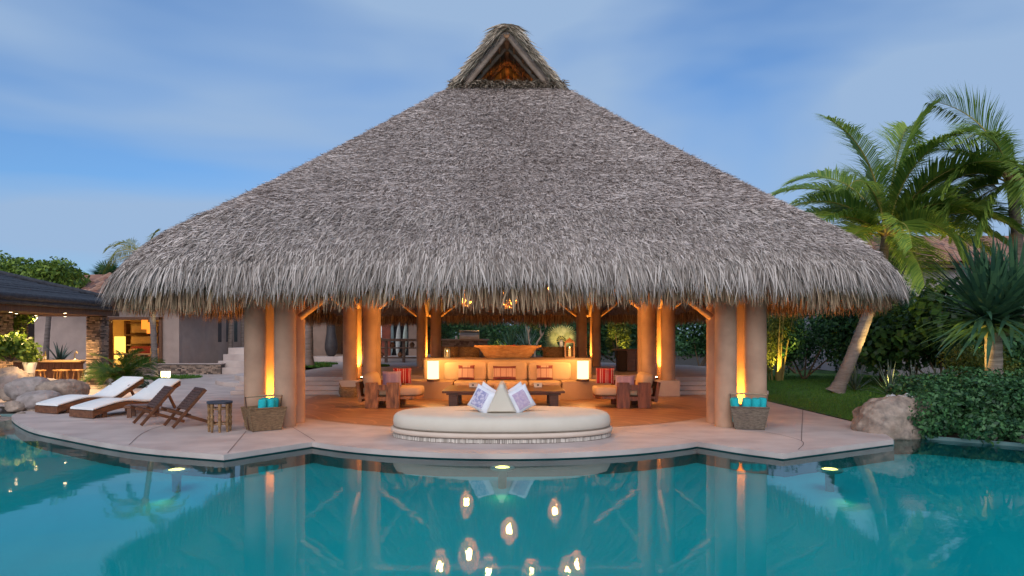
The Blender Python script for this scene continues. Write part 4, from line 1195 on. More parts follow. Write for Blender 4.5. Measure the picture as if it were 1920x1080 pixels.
def fan_palm(label, loc, h, r, n, mat, group='fan palms behind the lounge', cat='fan palm', facing=False):
    t = thing('fan_palm', label, cat, loc, 0, group)
    if h > .1: trunk(t, [(0, 0, 0), (0.03, 0, h * .5), (0, 0, h)], .11, .09)
    for k in range(n):
        a = k * 2.4; e = R(75 - 85 * (k / n))
        if facing: e = R(-20 + 220 * k / (n - 1)); fan_leaf(t, (0, 0, h), (math.cos(e), -.35 - .2 * (k % 2), math.sin(e)), r, mat, 24, r * .5, (0, 1, .2)); continue
        fan_leaf(t, (0, 0, h), (math.cos(a) * math.cos(e), math.sin(a) * math.cos(e), math.sin(e)), r, mat, 22, r * .7)
    return t
def rosette(name, label, cat, loc, n, L, w, mat, group=None, e0=20, e1=85, droop=.5, h=0):
    t = thing(name, label, cat, loc, 0, group); V = []
    if h: trunk(t, [(0, 0, 0), (0, 0, h)], .1, .1)
    for k in range(n):
        a = k * 2.39996; e = R(e0 + (e1 - e0) * (k / n) ** .8 + random.uniform(-6, 6)); d = Vector((math.cos(a) * math.cos(e), math.sin(a) * math.cos(e), math.sin(e)))
        blade_strip(V, Vector((d.x * .04, d.y * .04, h)), d, L * random.uniform(.75, 1.1), w, droop * random.uniform(.5, 1.3), Vector((0, 0, 1)), 4)
    bladeobj('leaf_rosette', V, mat, t, 'stuff'); return t
def bush(label, loc, blobs, n, size, mat, cat='bush', name='bush', group=None, aspect=.5, stems=4, **kw):
    t = thing(name, label, cat, loc, 0, group); b0 = np.array(loc)
    if name == 'low_hedge': blobs = [(b[0], b[1], b[2] * .86, b[3], b[4], b[5] * .88) for b in blobs]
    mb = MB()
    for k in range(stems):
        b = blobs[k % len(blobs)]; mb.tube([(random.uniform(-.1, .1), random.uniform(-.1, .1), -.05), (b[0] * .5, b[1] * .5, b[2] * .55), (b[0] * .95, b[1] * .95, b[2])], [.035, .028, .012], 6)
    mb.build('stem', M('bark', (.16, .11, .07), (.08, .055, .035), .9, 6), t, kind='stuff')
    leafcloud('foliage', mat, t, blobs, n, size, aspect, **kw)
    return t
def clump(w, d, h, k, seed):
    r_ = random.Random(seed)
    return [(r_.uniform(-w, w), r_.uniform(-d, d), h * r_.uniform(.35, .8), w * r_.uniform(.4, .65), d * r_.uniform(.5, .8), h * r_.uniform(.25, .36)) for _ in range(k)]

# ------------------------------------------------------------------ palms
Pz = lambda *a: [at(*q) for q in a]
coconut_palm('tall coconut palm leaning right over the lawn, crown above the right eave',
    [gp(1567, 737)] + Pz((1588, 690, 20), (1612, 630, 20), (1634, 568, 20.1), (1652, 505, 20.2), (1662, 440, 20.3)), .205, .125,
    [(R(52), 80, 4.9, 58), (R(25), 83, 4.8, 48), (R(215), 78, 4.3, 70), (R(70), 70, 4.2, 80), (R(-50), 66, 3.9, 95), (R(128), 72, 4.1, 85), (R(-70), 80, 3.6, 80), (R(140), 40, 3.6, 75), (R(45), 48, 3.7, 80), (R(-45), 28, 3.4, 75), (R(330), 66, 3.9, 100), (R(250), 20, 2.8, 80), (R(110), 66, 3.9, 90), (R(150), 62, 3.8, 85), (R(190), 48, 3.3, 80), (R(205), 30, 3.2, 75), (R(230), 60, 3.6, 100), (R(165), 10, 3.0, 75), (R(215), 12, 2.9, 75), (R(20), 56, 4.0, 95), (R(-12), 40, 3.8, 90), (R(10), 22, 4.1, 62),
     (R(-30), 10, 3.3, 80), (R(265), -18, 2.5, 55), (R(290), 22, 2.8, 95), (R(100), 35, 3.2, 100), (R(60), 12, 3.2, 80), (R(-60), 50, 3.0, 120), (R(125), 55, 3.4, 110)], leaf=1.1, nl=150)
coconut_palm('coconut palm at the right edge of the picture with a straight trunk', [Vector((13.75, 19.0, 0))] + Pz((1911, 600, 19), (1908, 470, 19), (1898, 345, 19)), .17, .13,
    [(R(130), 82, 3.5, 60), (R(165), 60, 2.7, 80), (R(190), 30, 2.3, 90), (R(215), 66, 3.0, 110), (R(180), 5, 2.1, 80), (R(240), 20, 2.6, 95), (R(160), -15, 1.9, 60), (R(250), 0, 2.6, 75), (R(0), 50, 3.2, 110), (R(30), 20, 3, 90), (R(-40), 40, 3, 110), (R(90), 35, 3, 100), (R(270), 45, 2.8, 120), (R(200), -25, 2.4, 50)], leaf=1.1, nl=150)
coconut_palm('slim coconut palm lit from below in the round grass patch before the left house', [gp(290, 709)] + Pz((289, 650, 27.6), (283, 560, 27.7), (272, 480, 27.8)), .13, .10,
    [(R(180), 30, 1.75, 95), (R(165), 62, 1.6, 100), (R(200), 5, 1.7, 70), (R(150), 15, 1.6, 90), (R(90), 75, 1.6, 60), (R(20), 40, 1.7, 100), (R(-20), 20, 1.7, 90), (R(250), 30, 1.6, 95), (R(300), 45, 1.6, 100), (R(60), 30, 1.6, 100), (R(220), 50, 1.6, 110), (R(340), 65, 1.5, 90)], M('lit_yellow_fronds', (.26, .26, .03), (.10, .13, .02), .5, 1.2, 0, island=.6, transl=.35), .5, 46)
def bare_palm(label, p, top, r):
    t = thing('palm_trunk_tree', label, 'palm tree', p); q = Vector(top) - Vector(p)
    trunk(t, [(0, 0, 0), q * .5 + Vector((.03, 0, 0)), q], r, r * .85)
    for k in range(10): frond(t, q, k * 2.4, 70 - 8 * k, 2.0, 100, 36, .5, FROND)
bare_palm('rough palm trunk rising in a grass patch between the left columns', at(579, 690, 27), at(572, 390, 27.3), .185)
bare_palm('thin palm trunk by the slit windows, the left of two', at(431, 672, 33), at(437, 430, 33), .12)
bare_palm('thinner palm trunk beside the left column group, the right of two', at(455, 669, 34), at(452, 430, 34), .10)
# grass patches round the trunks
for k, (cx, cy, z, r_) in enumerate(((gp(308, 709).x, 27.4, .0, 1.25), (at(585, 690, 27).x, 27, UT, .75), (at(600, 687, 30).x, 29.4, UT, .9), (at(700, 690, 26).x - .3, 27.4, UT, .65))):
    flat('grass_patch', arc(cx, cy, r_, 0, 350, 26), z + .005, LAWN)
    n = 2500; a = rng.uniform(0, 6.28, n); rr2 = r_ * np.sqrt(rng.uniform(0, 1, n)) * 1.02
    C = np.stack([cx + rr2 * np.cos(a), cy + rr2 * np.sin(a), np.full(n, z)], 1); sd = np.stack([np.cos(a * 7), np.sin(a * 7), 0 * a], 1) * .012
    tip = C + rng.normal(0, .025, (n, 3)) * np.array([1, 1, 0]) + np.array([0, 0, 1]) * rng.uniform(.04, .10, (n, 1))
    npobj('grass', np.stack([C - sd, C + sd, tip + sd * .2, tip - sd * .2], 1), np.arange(4 * n).reshape(-1, 4), bpy.data.materials['grass_blade'], None, 'stuff')
lamp('garden_spot', 'SPOT', (gp(308, 709).x + .5, 26.9, .25), 800, (1, .78, .25), .05, None, 55, .6, (-.12, .12, 1))
def gcube(label, loc, s):
    t = thing('garden_lantern', label, 'lantern', loc, R(12))
    mb = MB(); mb.box((0, 0, s * .5), (s, s, s * .95)); mb.build('glowing_cube', emis('lantern_glow', (1, .8, .4), 3.2), t, .01)
    mb = MB(); mb.box((0, 0, s * 1.0), (s * 1.08, s * 1.08, .03)); mb.build('cap', M('stone_cap', (.45, .4, .33)), t)
gcube('small glowing cube lantern in the grass beside the slim palm', (at(313, 707, 27.2).x, 27.1, .01), .28)

# big rosette palm at the right (stilted crown of sword leaves)
pb_ = Vector((9.72, 14.0, 0)); t = thing('screw_palm', 'stout palm with a huge crown of stiff sword leaves above the right hedge', 'palm tree', pb_)
trunk(t, [(0, 0, 0), (.01, 0, .9), (0, 0, 1.72)], .165, .15, M('pale_ringed_trunk', (.42, .35, .28), (.2, .16, .12), .85, 3, .8, 10, (1, 1, 9)), flare=1.2)
for (dx, dz, sc) in ((0, .15, 1), (.42, .35, .9), (-.18, .32, .8)):
    mb = MB(); mb.tube([(0, 0, 1.62), (dx * .6, 0, 1.75), (dx, 0, 1.70 + dz)], [.13, .11, .10], 10); mb.build('limb', M('green_limb', (.23, .24, .10), (.13, .14, .05), .7, 4), t)
    for lay in range(4):
        V = []
        for k in range(30):
            a = k * 2.39996 + lay; e = R((78, 55, 30, 2)[lay] + random.uniform(-12, 12)); d = Vector((math.cos(a) * math.cos(e), math.sin(a) * math.cos(e), math.sin(e)))
            blade_strip(V, Vector((dx, 0, 1.72 + dz)) + d * .06, d, sc * random.uniform(1.3, 2.0), .055, (.15, .3, .45, .6)[lay] * random.uniform(.5, 1.5), Vector((0, 0, 1)), 5)
        bladeobj('sword_leaves', V, FANL, t, 'stuff')
lamp('garden_spot', 'SPOT', (10.4, 19.3, .2), 650, (1, .70, .22), .05, None, 70, .7, (.02, .08, 1))
lamp('garden_spot', 'SPOT', (9.0, 14.3, .5), 110, (1, .65, .18), .05, None, 95, .7, (.15, -.1, 1))
lamp('garden_spot', 'SPOT', (12.2, 17.6, .3), 230, (1, .65, .18), .05, None, 75, .7, (.1, .1, 1))
lamp('garden_spot', 'SPOT', (11.2, 20.5, .3), 130, (1, .65, .18), .05, None, 60, .7, (.1, 0, 1))

# ------------------------------------------------------------------ garden at the right
bush('dense glossy low hedge at the right edge of the pool, before the stout palm', (8.6, 12.2, -.03),
     [(-1.45, -.2, .42, .5, .5, .42), (-1.5, -.5, .18, .4, .3, .22), (-.9, -.95, .2, .5, .35, .25), (-.3, -1.35, .22, .5, .35, .27), (.5, -1.9, .25, .6, .35, .3), (1.3, -2.5, .28, .6, .4, .32), (2.2, -3.15, .3, .7, .4, .34), (3.0, -3.7, .3, .7, .4, .34), (-.9, .1, .5, .6, .6, .48), (-.2, -.1, .62, .7, .7, .52), (.6, -.5, .6, .75, .7, .55), (1.3, -1.0, .62, .7, .7, .55), (.1, .9, .78, .8, .7, .5), (1.2, .4, .8, .9, .8, .52), (2.2, -.3, .8, .9, .9, .6), (-.8, .9, .68, .6, .6, .45)], 36000, .085, DGREEN, 'hedge', 'low_hedge', aspect=.6, shell=.3)
HG = 'tall shrubs behind the lawn'
bush('tall dark shrub behind the lawn right of the bamboo', (11.1, 26.4, 0), clump(1.5, 1.1, 3.6, 7, 1), 9000, .16, DGREEN, group=HG)
bush('tall dark shrub behind the leaning palm trunk', (13.2, 24.8, 0), clump(1.5, 1.1, 3.7, 7, 2), 9000, .17, DGREEN, group=HG)
bush('round-leaved seagrape shrub between leaning palm and stout palm', (13.3, 21.3, 0), clump(1.7, 1.1, 3.1, 8, 3), 5500, .24, M('seagrape_leaves', (.07, .15, .035), (.018, .055, .018), .4, .9, 0, island=.75, transl=.25), group=HG, aspect=.9)
bush('dark shrub mass behind the stout palm trunk', (13.2, 17.9, 0), clump(1.8, 1.1, 2.2, 8, 4), 8000, .15, DGREEN, group=HG)
bush('dark shrub at the right frame edge behind the low hedge', (15.6, 17.5, 0), clump(1.6, 1.1, 2.4, 7, 14), 7000, .15, DGREEN, group=HG)
bush('warm-lit shrub with yellowish leaves beside the stout palm trunk', (10.9, 15.9, 0), clump(.75, .5, 1.5, 6, 5), 3000, .10, YGREEN, group=HG)
bush('dark shrub at the back of the lawn seen between right column groups', (8.4, 31.2, 0), clump(2.0, 1.1, 3.3, 8, 6), 9000, .17, DGREEN, group=HG)
bush('wide dark shrub behind the sideboard', (5.4, 35, 0.2), clump(2.4, 1.2, 3.4, 8, 7), 9000, .18, DGREEN, group=HG)
bush('dark tree-like shrub far behind the bamboo', (12.5, 30.5, 0), clump(2.6, 1.3, 4.0, 8, 8), 9000, .2, DGREEN, group=HG)
bush('dark shrub below the tiled right house', (17, 25, 0), clump(2.6, 1.2, 3.2, 8, 9), 9000, .19, DGREEN, group=HG)
bush('pale green shrub with small leaves against the right house wall', (13.6, 23.3, 0), clump(1.1, .6, 3.4, 5, 19), 3000, .15, GREEN, group=HG)
# lit bamboo
t = thing('bamboo_clump', 'bamboo clump lit golden from below beside the right columns', 'bamboo', (9.75, 25.6, 0))
for k in range(16):
    a = random.uniform(0, 6.28); r_ = random.uniform(0, .28); ln = random.uniform(.04, .18); h = random.uniform(2.0, 3.0)
    mb = MB(); mb.tube([(r_ * math.cos(a), r_ * math.sin(a), 0), (r_ * math.cos(a) * (1 + ln * 4), r_ * math.sin(a) * (1 + ln * 4), h * .5), (r_ * math.cos(a) * (1 + ln * 10), r_ * math.sin(a) * (1 + ln * 10), h)], [.022, .02, .012], 6); mb.build('cane', M('bamboo_cane', (.36, .28, .09), (.24, .17, .05), .5, 4), t)
leafcloud('foliage', YGREEN, t, [(-.3, -.1, 1.3, .4, .4, .7), (.35, 0, 2.3, .5, .4, .6), (.0, -.15, 1.9, .5, .4, .7), (-.35, 0, .7, .3, .3, .5)], 2600, .15, .22, droop=1.0)
lamp('garden_spot', 'SPOT', (9.62, 25.0, .15), 190, (1, .70, .15), .05, None, 80, .7, (.05, .28, 1))
AG = 'spiky grey rosettes at the back of the lawn'
SPK = M('grey_green_spikes', (.15, .19, .15), (.05, .08, .055), .5, 2, 0, island=.7)
for px, py, D, nm in ((1603, 712, 21.0, 'just right of the leaning trunk'), (1668, 722, 19.2, 'behind the big boulder, the larger one'), (1712, 708, 19.5, 'right of the larger one'), (1752, 715, 18.4, 'nearest the low hedge')):
    p = at(px, py, D); rosette('spiky_rosette', 'grey spiky rosette plant ' + nm, 'plant', (p.x, D, 0), 34, .95, .022, SPK, AG, 12, 88, .35)

# boulder with coral at the pool corner
mb = MB(); rock(mb, (0, 0, .14), (1.28, .95, .86), 5, .13, 48, .78)
o = mb.build('boulder', ROCKM); o.location = (6.62, 12.15, -.05); tag(o, 'big tan boulder at the right corner of the pool deck', 'boulder')
ob = MB()
for k in range(26): rock(ob, (random.uniform(-.2, .2), random.uniform(-.09, .09), random.uniform(0, .07)), (random.uniform(.05, .10), .06, random.uniform(.05, .10)), k, .3, 6)
o = ob.build('coral_lump', M('white_coral', (.62, .62, .60), (.2, .2, .2), .9, 30, .8, 60)); o.location = (6.80, 12.2, .52); o['kind'] = 'thing'; tag(o, 'white coral lump lying on top of the big boulder', 'coral')
for k, (x, y, r_) in enumerate(((8.2, 10.95, .15), (7.72, 11.3, .11), (8.55, 10.75, .12))):
    mb = MB(); rock(mb, (0, 0, .04), (r_ * 2, r_ * 1.6, r_ * 1.3), 70 + k, .2, 10); o = mb.build('edge_stone', ROCKG); o.location = (x, y, -.03); tag(o, ('pale stone at the foot of the low hedge, the largest', 'pale stone at the foot of the hedge nearest the boulder', 'pale stone at the hedge foot nearest the frame edge')[k], 'stone', 'stones along the pool rim')

# ------------------------------------------------------------------ tiled houses
TPROF = [(-.10, 0), (-.085, .045), (-.04, .075), (0, .085), (.04, .075), (.085, .045), (.10, 0)]
def tile_mesh():
    mb = MB(); L = .44
    mb.grid([[(x, y, z + (.02 if y > 0 else 0)) for x, z in TPROF] for y in (-L / 2, L / 2)]); mb.grid([[(x * .86, -L / 2, z * .84) for x, z in TPROF], [(x, -L / 2, z) for x, z in TPROF]])
    me = bpy.data.meshes.new('roof_tile'); me.from_pydata(mb.v, [], mb.f); return me
TMS = []
for k in range(4):
    c1 = [(.42, .22, .14), (.34, .16, .11), (.48, .27, .19), (.22, .13, .11)][k]
    me = tile_mesh(); me.materials.append(M('clay_tile_' + 'abcd'[k], c1, tuple(x * .6 for x in c1), .85, 4, .3, 20)); TMS.append(me)
def tiles(parent, origin, across, slope, n, rows, pitch=.225, step=.36):
    """rows of barrel tiles: slope unit vector points up the roof"""
    ac, sl = Vector(across).normalized(), Vector(slope).normalized(); nr = ac.cross(sl)
    if nr.z < 0: nr = -nr
    rot = Matrix((ac, sl, ac.cross(sl))).transposed().to_4x4()
    for i in range(n):
        for j in range(rows):
            o = bpy.data.objects.new('roof_tile', random.choice(TMS + TMS[:3])); COL.objects.link(o); o.parent = parent
            o.matrix_local = Matrix.Translation(Vector(origin) + ac * pitch * (i + .5 + random.uniform(-.04, .04)) + sl * (step * j + .2) + nr * (.01 + random.uniform(0, .015))) @ rot

# left house
hx = thing('tiled_house', 'tan stucco house with clay tiled roof and lit open room at the left', 'house', (-17, 31, 0))
HO = Vector((-17, 31, 0))
def hbox(name, x0, x1, y0, y1, z0, z1, mat, parent, bev=0):
    mb = MB(); o = parent.location
    mb.box(((x0 + x1) / 2 - o.x, (y0 + y1) / 2 - o.y, (z0 + z1) / 2 - o.z), (x1 - x0, y1 - y0, z1 - z0)); return mb.build(name, mat, parent, bev)
hbox('wall', -24.5, -17.72, 30.3, 30.55, 0, 3.0, WALLM, hx)
hbox('wall', -15.28, -14.55, 30.3, 30.55, .2, 3.0, WALLM, hx, .01)
hbox('wall_lintel', -17.72, -15.28, 30.3, 30.55, 2.47, 3.0, WALLM, hx)
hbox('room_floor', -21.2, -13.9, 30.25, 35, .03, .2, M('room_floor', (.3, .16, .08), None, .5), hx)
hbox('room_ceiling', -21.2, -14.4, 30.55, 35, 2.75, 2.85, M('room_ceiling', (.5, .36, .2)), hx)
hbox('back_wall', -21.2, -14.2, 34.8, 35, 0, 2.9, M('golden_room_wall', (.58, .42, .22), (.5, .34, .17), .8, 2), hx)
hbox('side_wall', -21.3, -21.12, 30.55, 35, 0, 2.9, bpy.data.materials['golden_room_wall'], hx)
for x0, x1, z0, z1 in ((-17.74, -17.60, .2, 2.47), (-15.40, -15.27, .2, 2.47), (-17.74, -15.27, 2.36, 2.475)):
    hbox('door_frame', x0, x1, 30.22, 30.58, z0, z1, WOOD, hx)
# angled wall with four slit windows
mb = MB(); A_, B_ = Vector((-14.6, 30.32)), Vector((-13.55, 38.5)); dv = (B_ - A_)
slits = [(.385, .425), (.475, .515), (.565, .605), (.655, .695)]
def wq(f0, f1, z0, z1, th=.22):
    a, b_ = A_ + dv * f0, A_ + dv * f1; nrm2 = Vector((dv.y, -dv.x)).normalized() * -th
    mb.prism([(a.x - HO.x, a.y - HO.y), (b_.x - HO.x, b_.y - HO.y), (b_.x + nrm2.x - HO.x, b_.y + nrm2.y - HO.y), (a.x + nrm2.x - HO.x, a.y + nrm2.y - HO.y)], z0, z1)
wq(0, 1, .1, 1.35); wq(0, 1, 2.55, 3.0); edge = 0
for f0, f1 in slits: wq(edge, f0, 1.35, 2.55); edge = f1
wq(edge, 1, 1.35, 2.55)
mb.build('angled_wall', WALLM, hx)
for f0, f1 in slits:
    mb = MB(); wq(f0, f1, 1.36, 2.54, .05); sl_ = mb.build('slit_window', M('dim_glass', (.10, .10, .11), (.07, .07, .08), .15, 3, spec=.6), hx); 
# roof
sl = Vector((0, 4.6, 1.7)).normalized()
mb = MB(); mb.grid([[(-25 - HO.x, 29.75 - HO.y, 2.98), (-13.2 - HO.x, 29.75 - HO.y, 2.98)], [(-25 - HO.x, 34.6 - HO.y, 4.72), (-14 - HO.x, 34.6 - HO.y, 4.72)], [(-25 - HO.x, 34.7 - HO.y, 3.0), (-14 - HO.x, 34.7 - HO.y, 3.0)], [(-25 - HO.x, 29.75 - HO.y, 2.95), (-13.2 - HO.x, 29.75 - HO.y, 2.95)]], False); mb.build('roof_deck', TILEM, hx)
tiles(hx, (-19.9 - HO.x, 29.7 - HO.y, 3.02), (1, 0, 0), sl, 22, 13)
# room contents
def simple(name, label, cat, loc, mat, boxes, bev=.01, group=None):
    t = thing(name, label, cat, loc, 0, group)
    for nm, c, d in boxes:
        mb = MB(); mb.box(c, d); mb.build(nm, mat[nm] if isinstance(mat, dict) else mat, t, bev)
    return t
simple('wall_shelf', 'dark shelving with pale boxes on the back wall of the lit room', 'shelf', (-18.15, 34.5, .2), {'shelf': DARKW, 'upright': DARKW, 'box': M('pale_boxes', (.45, .32, .2))},
       [('upright', (-1.0, 0, 1.1), (.10, .4, 2.2)), ('upright', (.9, 0, 1.1), (.10, .4, 2.2))] + [('shelf', (-.05, 0, z), (1.8, .4, .06)) for z in (.5, 1.0, 1.5, 2.1)] + [('box', (-.1, .05, z), (1.3, .25, .36)) for z in (.75, 1.25, 1.78)])
t = thing('floor_lamp', 'tall glowing paper floor lamp in the lit room', 'lamp', (-19.0, 33.6, .2)); mb = MB(); mb.box((0, 0, .75), (.36, .36, 1.35)); mb.build('paper_shade', emis('paper_glow', (1, .50, .08), 1.7), t, .02); mb = MB(); mb.box((0, 0, .03), (.38, .38, .06)); mb.build('lamp_foot', DARKW, t)
for k, (px, py) in enumerate(((271, 606), (281, 614))):
    p = at(px, py, 32); t = thing('paper_pendant', ('orange paper pendant in the lit room, the higher one', 'orange paper pendant in the lit room, the lower one')[k], 'pendant lamp', p, 0, 'orange pendants in the left house')
    mb = MB(); mb.lathe([(.13, -.28), (.135, .0), (.12, .22), (.05, .24)], 14); mb.build('shade', emis('orange_shade', (1, .26, .03), 1.0), t); mb = MB(); mb.tube([(0, 0, .24), (0, 0, 2.74 - p.z)], .008, 5); mb.build('cord', BRONZE, t)
lamp('room_light', 'POINT', (-17.6, 32.4, 2.3), 34, (1, .58, .18), .15)
lamp('room_light', 'POINT', (-19.6, 33.0, 1.2), 36, (1, .6, .15), .15)
t = thing('live_edge_table', 'curvy pale dining table just inside the lit room', 'table', (-17.0, 31.5, .2))
mb = MB(); mb.prism(spline([(-1, -.35), (-.3, -.48), (.5, -.36), (1.5, -.45), (1.6, .3), (.6, .42), (-.2, .33), (-1, .4), (-1, -.35)], 5)[:-1], .60, .66); mb.build('tabletop', M('honey_wood', (.50, .29, .12), (.34, .18, .07), .4, 4), t)
for x in (-.5, .2, .35, 1.2): mb = MB(); mb.box((x, 0, .30), (.07, .3, .60)); mb.build('leg', bpy.data.materials['honey_wood'], t)
simple('room_sofa', 'low salmon sofa with dark red cushions inside the lit room', 'sofa', (-17.5, 33.3, .2), {'seat': M('salmon_fabric', (.5, .24, .16)), 'backrest': M('dark_red_fabric', (.25, .04, .04)), 'cushion': M('sand_fabric', (.55, .4, .24))},
       [('seat', (0, 0, .32), (1.9, .8, .5)), ('backrest', (0, .36, .7), (1.9, .2, .5)), ('cushion', (.45, -.1, .70), (.5, .2, .36)), ('cushion', (-.6, -.1, .68), (.45, .2, .32))], .05)
# ledgestone builder
def ledge(mb, x0, x1, y0, z0, z1, hh=.05, face='y', depth=.05):
    z = z0
    while z < z1 - .01:
        h = min(hh * random.uniform(.7, 1.35), z1 - z); x = x0
        while x < x1 - .01:
            w = min(random.uniform(.07, .24), x1 - x); d = depth * random.uniform(.4, 1.2)
            c = ((x + w / 2), y0 - d / 2 + .01, z + h / 2); dm = (w - .008, d, h - .008)
            if face == 'x': c = (y0 + (d / 2 - .01) * (1), x + w / 2, z + h / 2); dm = (d, w - .008, h - .008)
            mb.box(c, dm); x += w
        z += h
MORTAR = M('mortar_core', (.09, .075, .065))
t = thing('stone_retaining_wall', 'low wall of dark stacked stone below the left house', 'wall', (-14.6, 29.9, 0))
mb = MB(); mb.box((0, .2, .215), (4.1, .38, .43)); mb.build('core', MORTAR, t)
mb = MB(); ledge(mb, -2.05, 2.05, 0, 0, .40, .055); mb.build('ledgestone', LEDGE, t, kind='stuff')
mb = MB(); mb.box((0, .2, .445), (4.16, .46, .035)); mb.build('coping', DECKM, t, .006)

# kitchen building seen between the left columns
kb = thing('kitchen_building', 'low stucco kitchen pavilion with dark open front behind the left columns', 'building', (-7, 34.5, UT)); 
def kbox(nm, px0, px1, z0, z1, D0, D1, mat, bev=0):
    x0, x1 = (px0 - 960) / F * D0, (px1 - 960) / F * D0; mb = MB(); mb.box(((x0 + x1) / 2 + 7, (D0 + D1) / 2 - 34.5, (z0 + z1) / 2 - UT), (x1 - x0, D1 - D0, z1 - z0)); return mb.build(nm, mat, kb, bev)
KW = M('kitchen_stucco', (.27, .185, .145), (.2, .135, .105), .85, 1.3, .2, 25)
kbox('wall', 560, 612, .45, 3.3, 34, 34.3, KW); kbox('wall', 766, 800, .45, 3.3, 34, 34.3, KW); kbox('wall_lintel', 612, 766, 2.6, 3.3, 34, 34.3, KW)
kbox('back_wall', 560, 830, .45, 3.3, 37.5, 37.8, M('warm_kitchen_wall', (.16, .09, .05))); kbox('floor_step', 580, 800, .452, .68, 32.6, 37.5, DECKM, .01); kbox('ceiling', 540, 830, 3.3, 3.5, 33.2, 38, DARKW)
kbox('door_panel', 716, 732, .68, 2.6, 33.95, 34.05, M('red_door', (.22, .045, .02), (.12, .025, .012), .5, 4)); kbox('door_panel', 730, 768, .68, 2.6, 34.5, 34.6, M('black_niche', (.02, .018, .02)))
kbox('cooker_hood', 692, 716, 1.55, 2.25, 36.8, 37.4, STEEL, .01); kbox('worktop', 640, 716, 1.25, 1.32, 36.6, 37.4, DARKW); kbox('cabinet_front', 640, 716, .68, 1.25, 36.7, 37.4, DARKW)
lamp('kitchen_light', 'POINT', (-7.2, 36.2, 2.9), 40, (1, .62, .25), .1)
for k, (px, c_) in enumerate(((732.5, (.45, .6, .6)), (745, (.62, .64, .6)), (758, (.55, .64, .58)))):
    p = at(px, 640, 34.2); t = thing('surfboard', ('pale blue surfboard upright beside the red door', 'white surfboard upright in the middle of the rack', 'pale green surfboard upright, farthest from the red door')[k], 'surfboard', (p.x, 34.2, .68), 0, 'surfboards in the kitchen niche')
    mb = MB(); mb.grid([[(w * .16 * math.cos(a) * (1 if k else 1), .03 * math.sin(a), z) for a in np.linspace(0, 2 * math.pi, 13)[:-1]] for w, z in ((.15, .0), (.7, .25), (1, .75), (.85, 1.15), (.45, 1.5), (.05, 1.68))], True, True)
    mb.build('board', M('board_' + 'abc'[k], c_, None, .3, spec=.5), t); mb = MB(); mb.box((0, .05, .15), (.012, .08, .14)); mb.build('fin', BRONZE, t); t.rotation_euler = (0, R(4), R(50))
t = thing('tall_vase', 'tall black floor vase by the kitchen pavilion', 'vase', at(621, 671, 33.0)); mb = MB(); mb.lathe([(.14, 0), (.22, .1), (.30, .35), (.30, .6), (.22, 1.1), (.19, 1.5), (.22, 1.62), (.20, 1.63)], 24); mb.build('vase_body', M('black_clay', (.06, .05, .05), (.035, .03, .03), .5, 4), t); t.location.z = .68
t = thing('open_serving_table', 'dark rustic open-shelf serving table behind the left columns', 'table', (at(740, 660, 31.5).x, 31.5, UT)); 
for nm, c, d in [('tabletop', (0, 0, 1.02), (2.5, .7, .12)), ('shelf', (0, 0, .66), (2.3, .6, .06)), ('shelf', (0, 0, .22), (2.3, .6, .06))] + [('leg', (x, -.2, .5), (.13, .13, 1.0)) for x in (-1.15, -.35, .45, 1.15)]: mb = MB(); mb.box(c, d); mb.build(nm, DARKW, t, .01)
for k, x in enumerate((-.6, -.1, .25, .8)):
    mb = MB(); mb.lathe([(.07, 0), (.11, .06), (.12, .14), (.06, .2), (.07, .23)], 14); o = mb.build('clay_pot', M('clay', (.3, .15, .08))); o.location = (t.location.x + x, 31.45, UT + (.69 if k % 2 else .25)); tag(o, ('clay pot on the low shelf, left', 'clay pot on the upper shelf, left', 'clay pot on the low shelf, right', 'clay pot on the upper shelf, right')[k] + ' of the serving table', 'pot', 'pots on the serving table')

# stone grill counter
t = thing('grill_counter', 'grey stacked-stone grill counter behind the left rear columns', 'counter', (-2.05, 30, UT))
mb = MB(); mb.box((0, .3, .5), (1.95, .6, 1.0)); mb.build('core', MORTAR, t); mb = MB(); ledge(mb, -.98, .98, 0, 0, 1.0, .06); mb.build('ledgestone', M('grey_ledgestone', (.34, .31, .29), (.12, .11, .11), .85, 3, .6, 22, island=.85), t, kind='stuff'); mb = MB(); mb.box((0, .3, 1.035), (2.1, .75, .07)); mb.build('countertop', M('grey_stone_top', (.36, .33, .29)), t, .01)
t = thing('steel_grill', 'stainless steel hooded barbecue on the stone counter', 'grill', (-1.85, 30.25, UT + 1.072)); mb = MB()
mb.grid([[(x, y, z) for x in (-.42, .42)] for y, z in [(-.28, 0), (-.30, .16), (-.26, .27), (-.12, .335), (.1, .345), (.26, .30), (.28, 0)]], False)
for x in (-.42, .42): mb.add([(x, -.28, 0), (x, -.30, .16), (x, -.26, .27), (x, -.12, .335), (x, .1, .345), (x, .26, .30), (x, .28, 0)], [tuple(range(7)) if x < 0 else tuple(range(6, -1, -1))])
mb.build('hood', STEEL, t); mb = MB(); mb.tube([(-.34, -.35, .12), (.34, -.35, .12)], .014, 8); mb.build('handle', STEEL, t); mb = MB(); mb.box((0, -.12, .352), (.88, .3, .02)); mb.build('lid_edge', STEEL, t)
t = thing('white_jar', 'white jar beside the steel barbecue on the counter', 'jar', (-2.42, 30.15, UT + 1.072)); mb = MB(); mb.lathe([(.045, 0), (.05, .01), (.05, .11), (.04, .13)], 14); mb.build('jar_body', WHITEC, t); mb = MB(); mb.lathe([(.042, .13), (.042, .15), (0, .155)], 14); mb.build('lid', BRONZE, t)

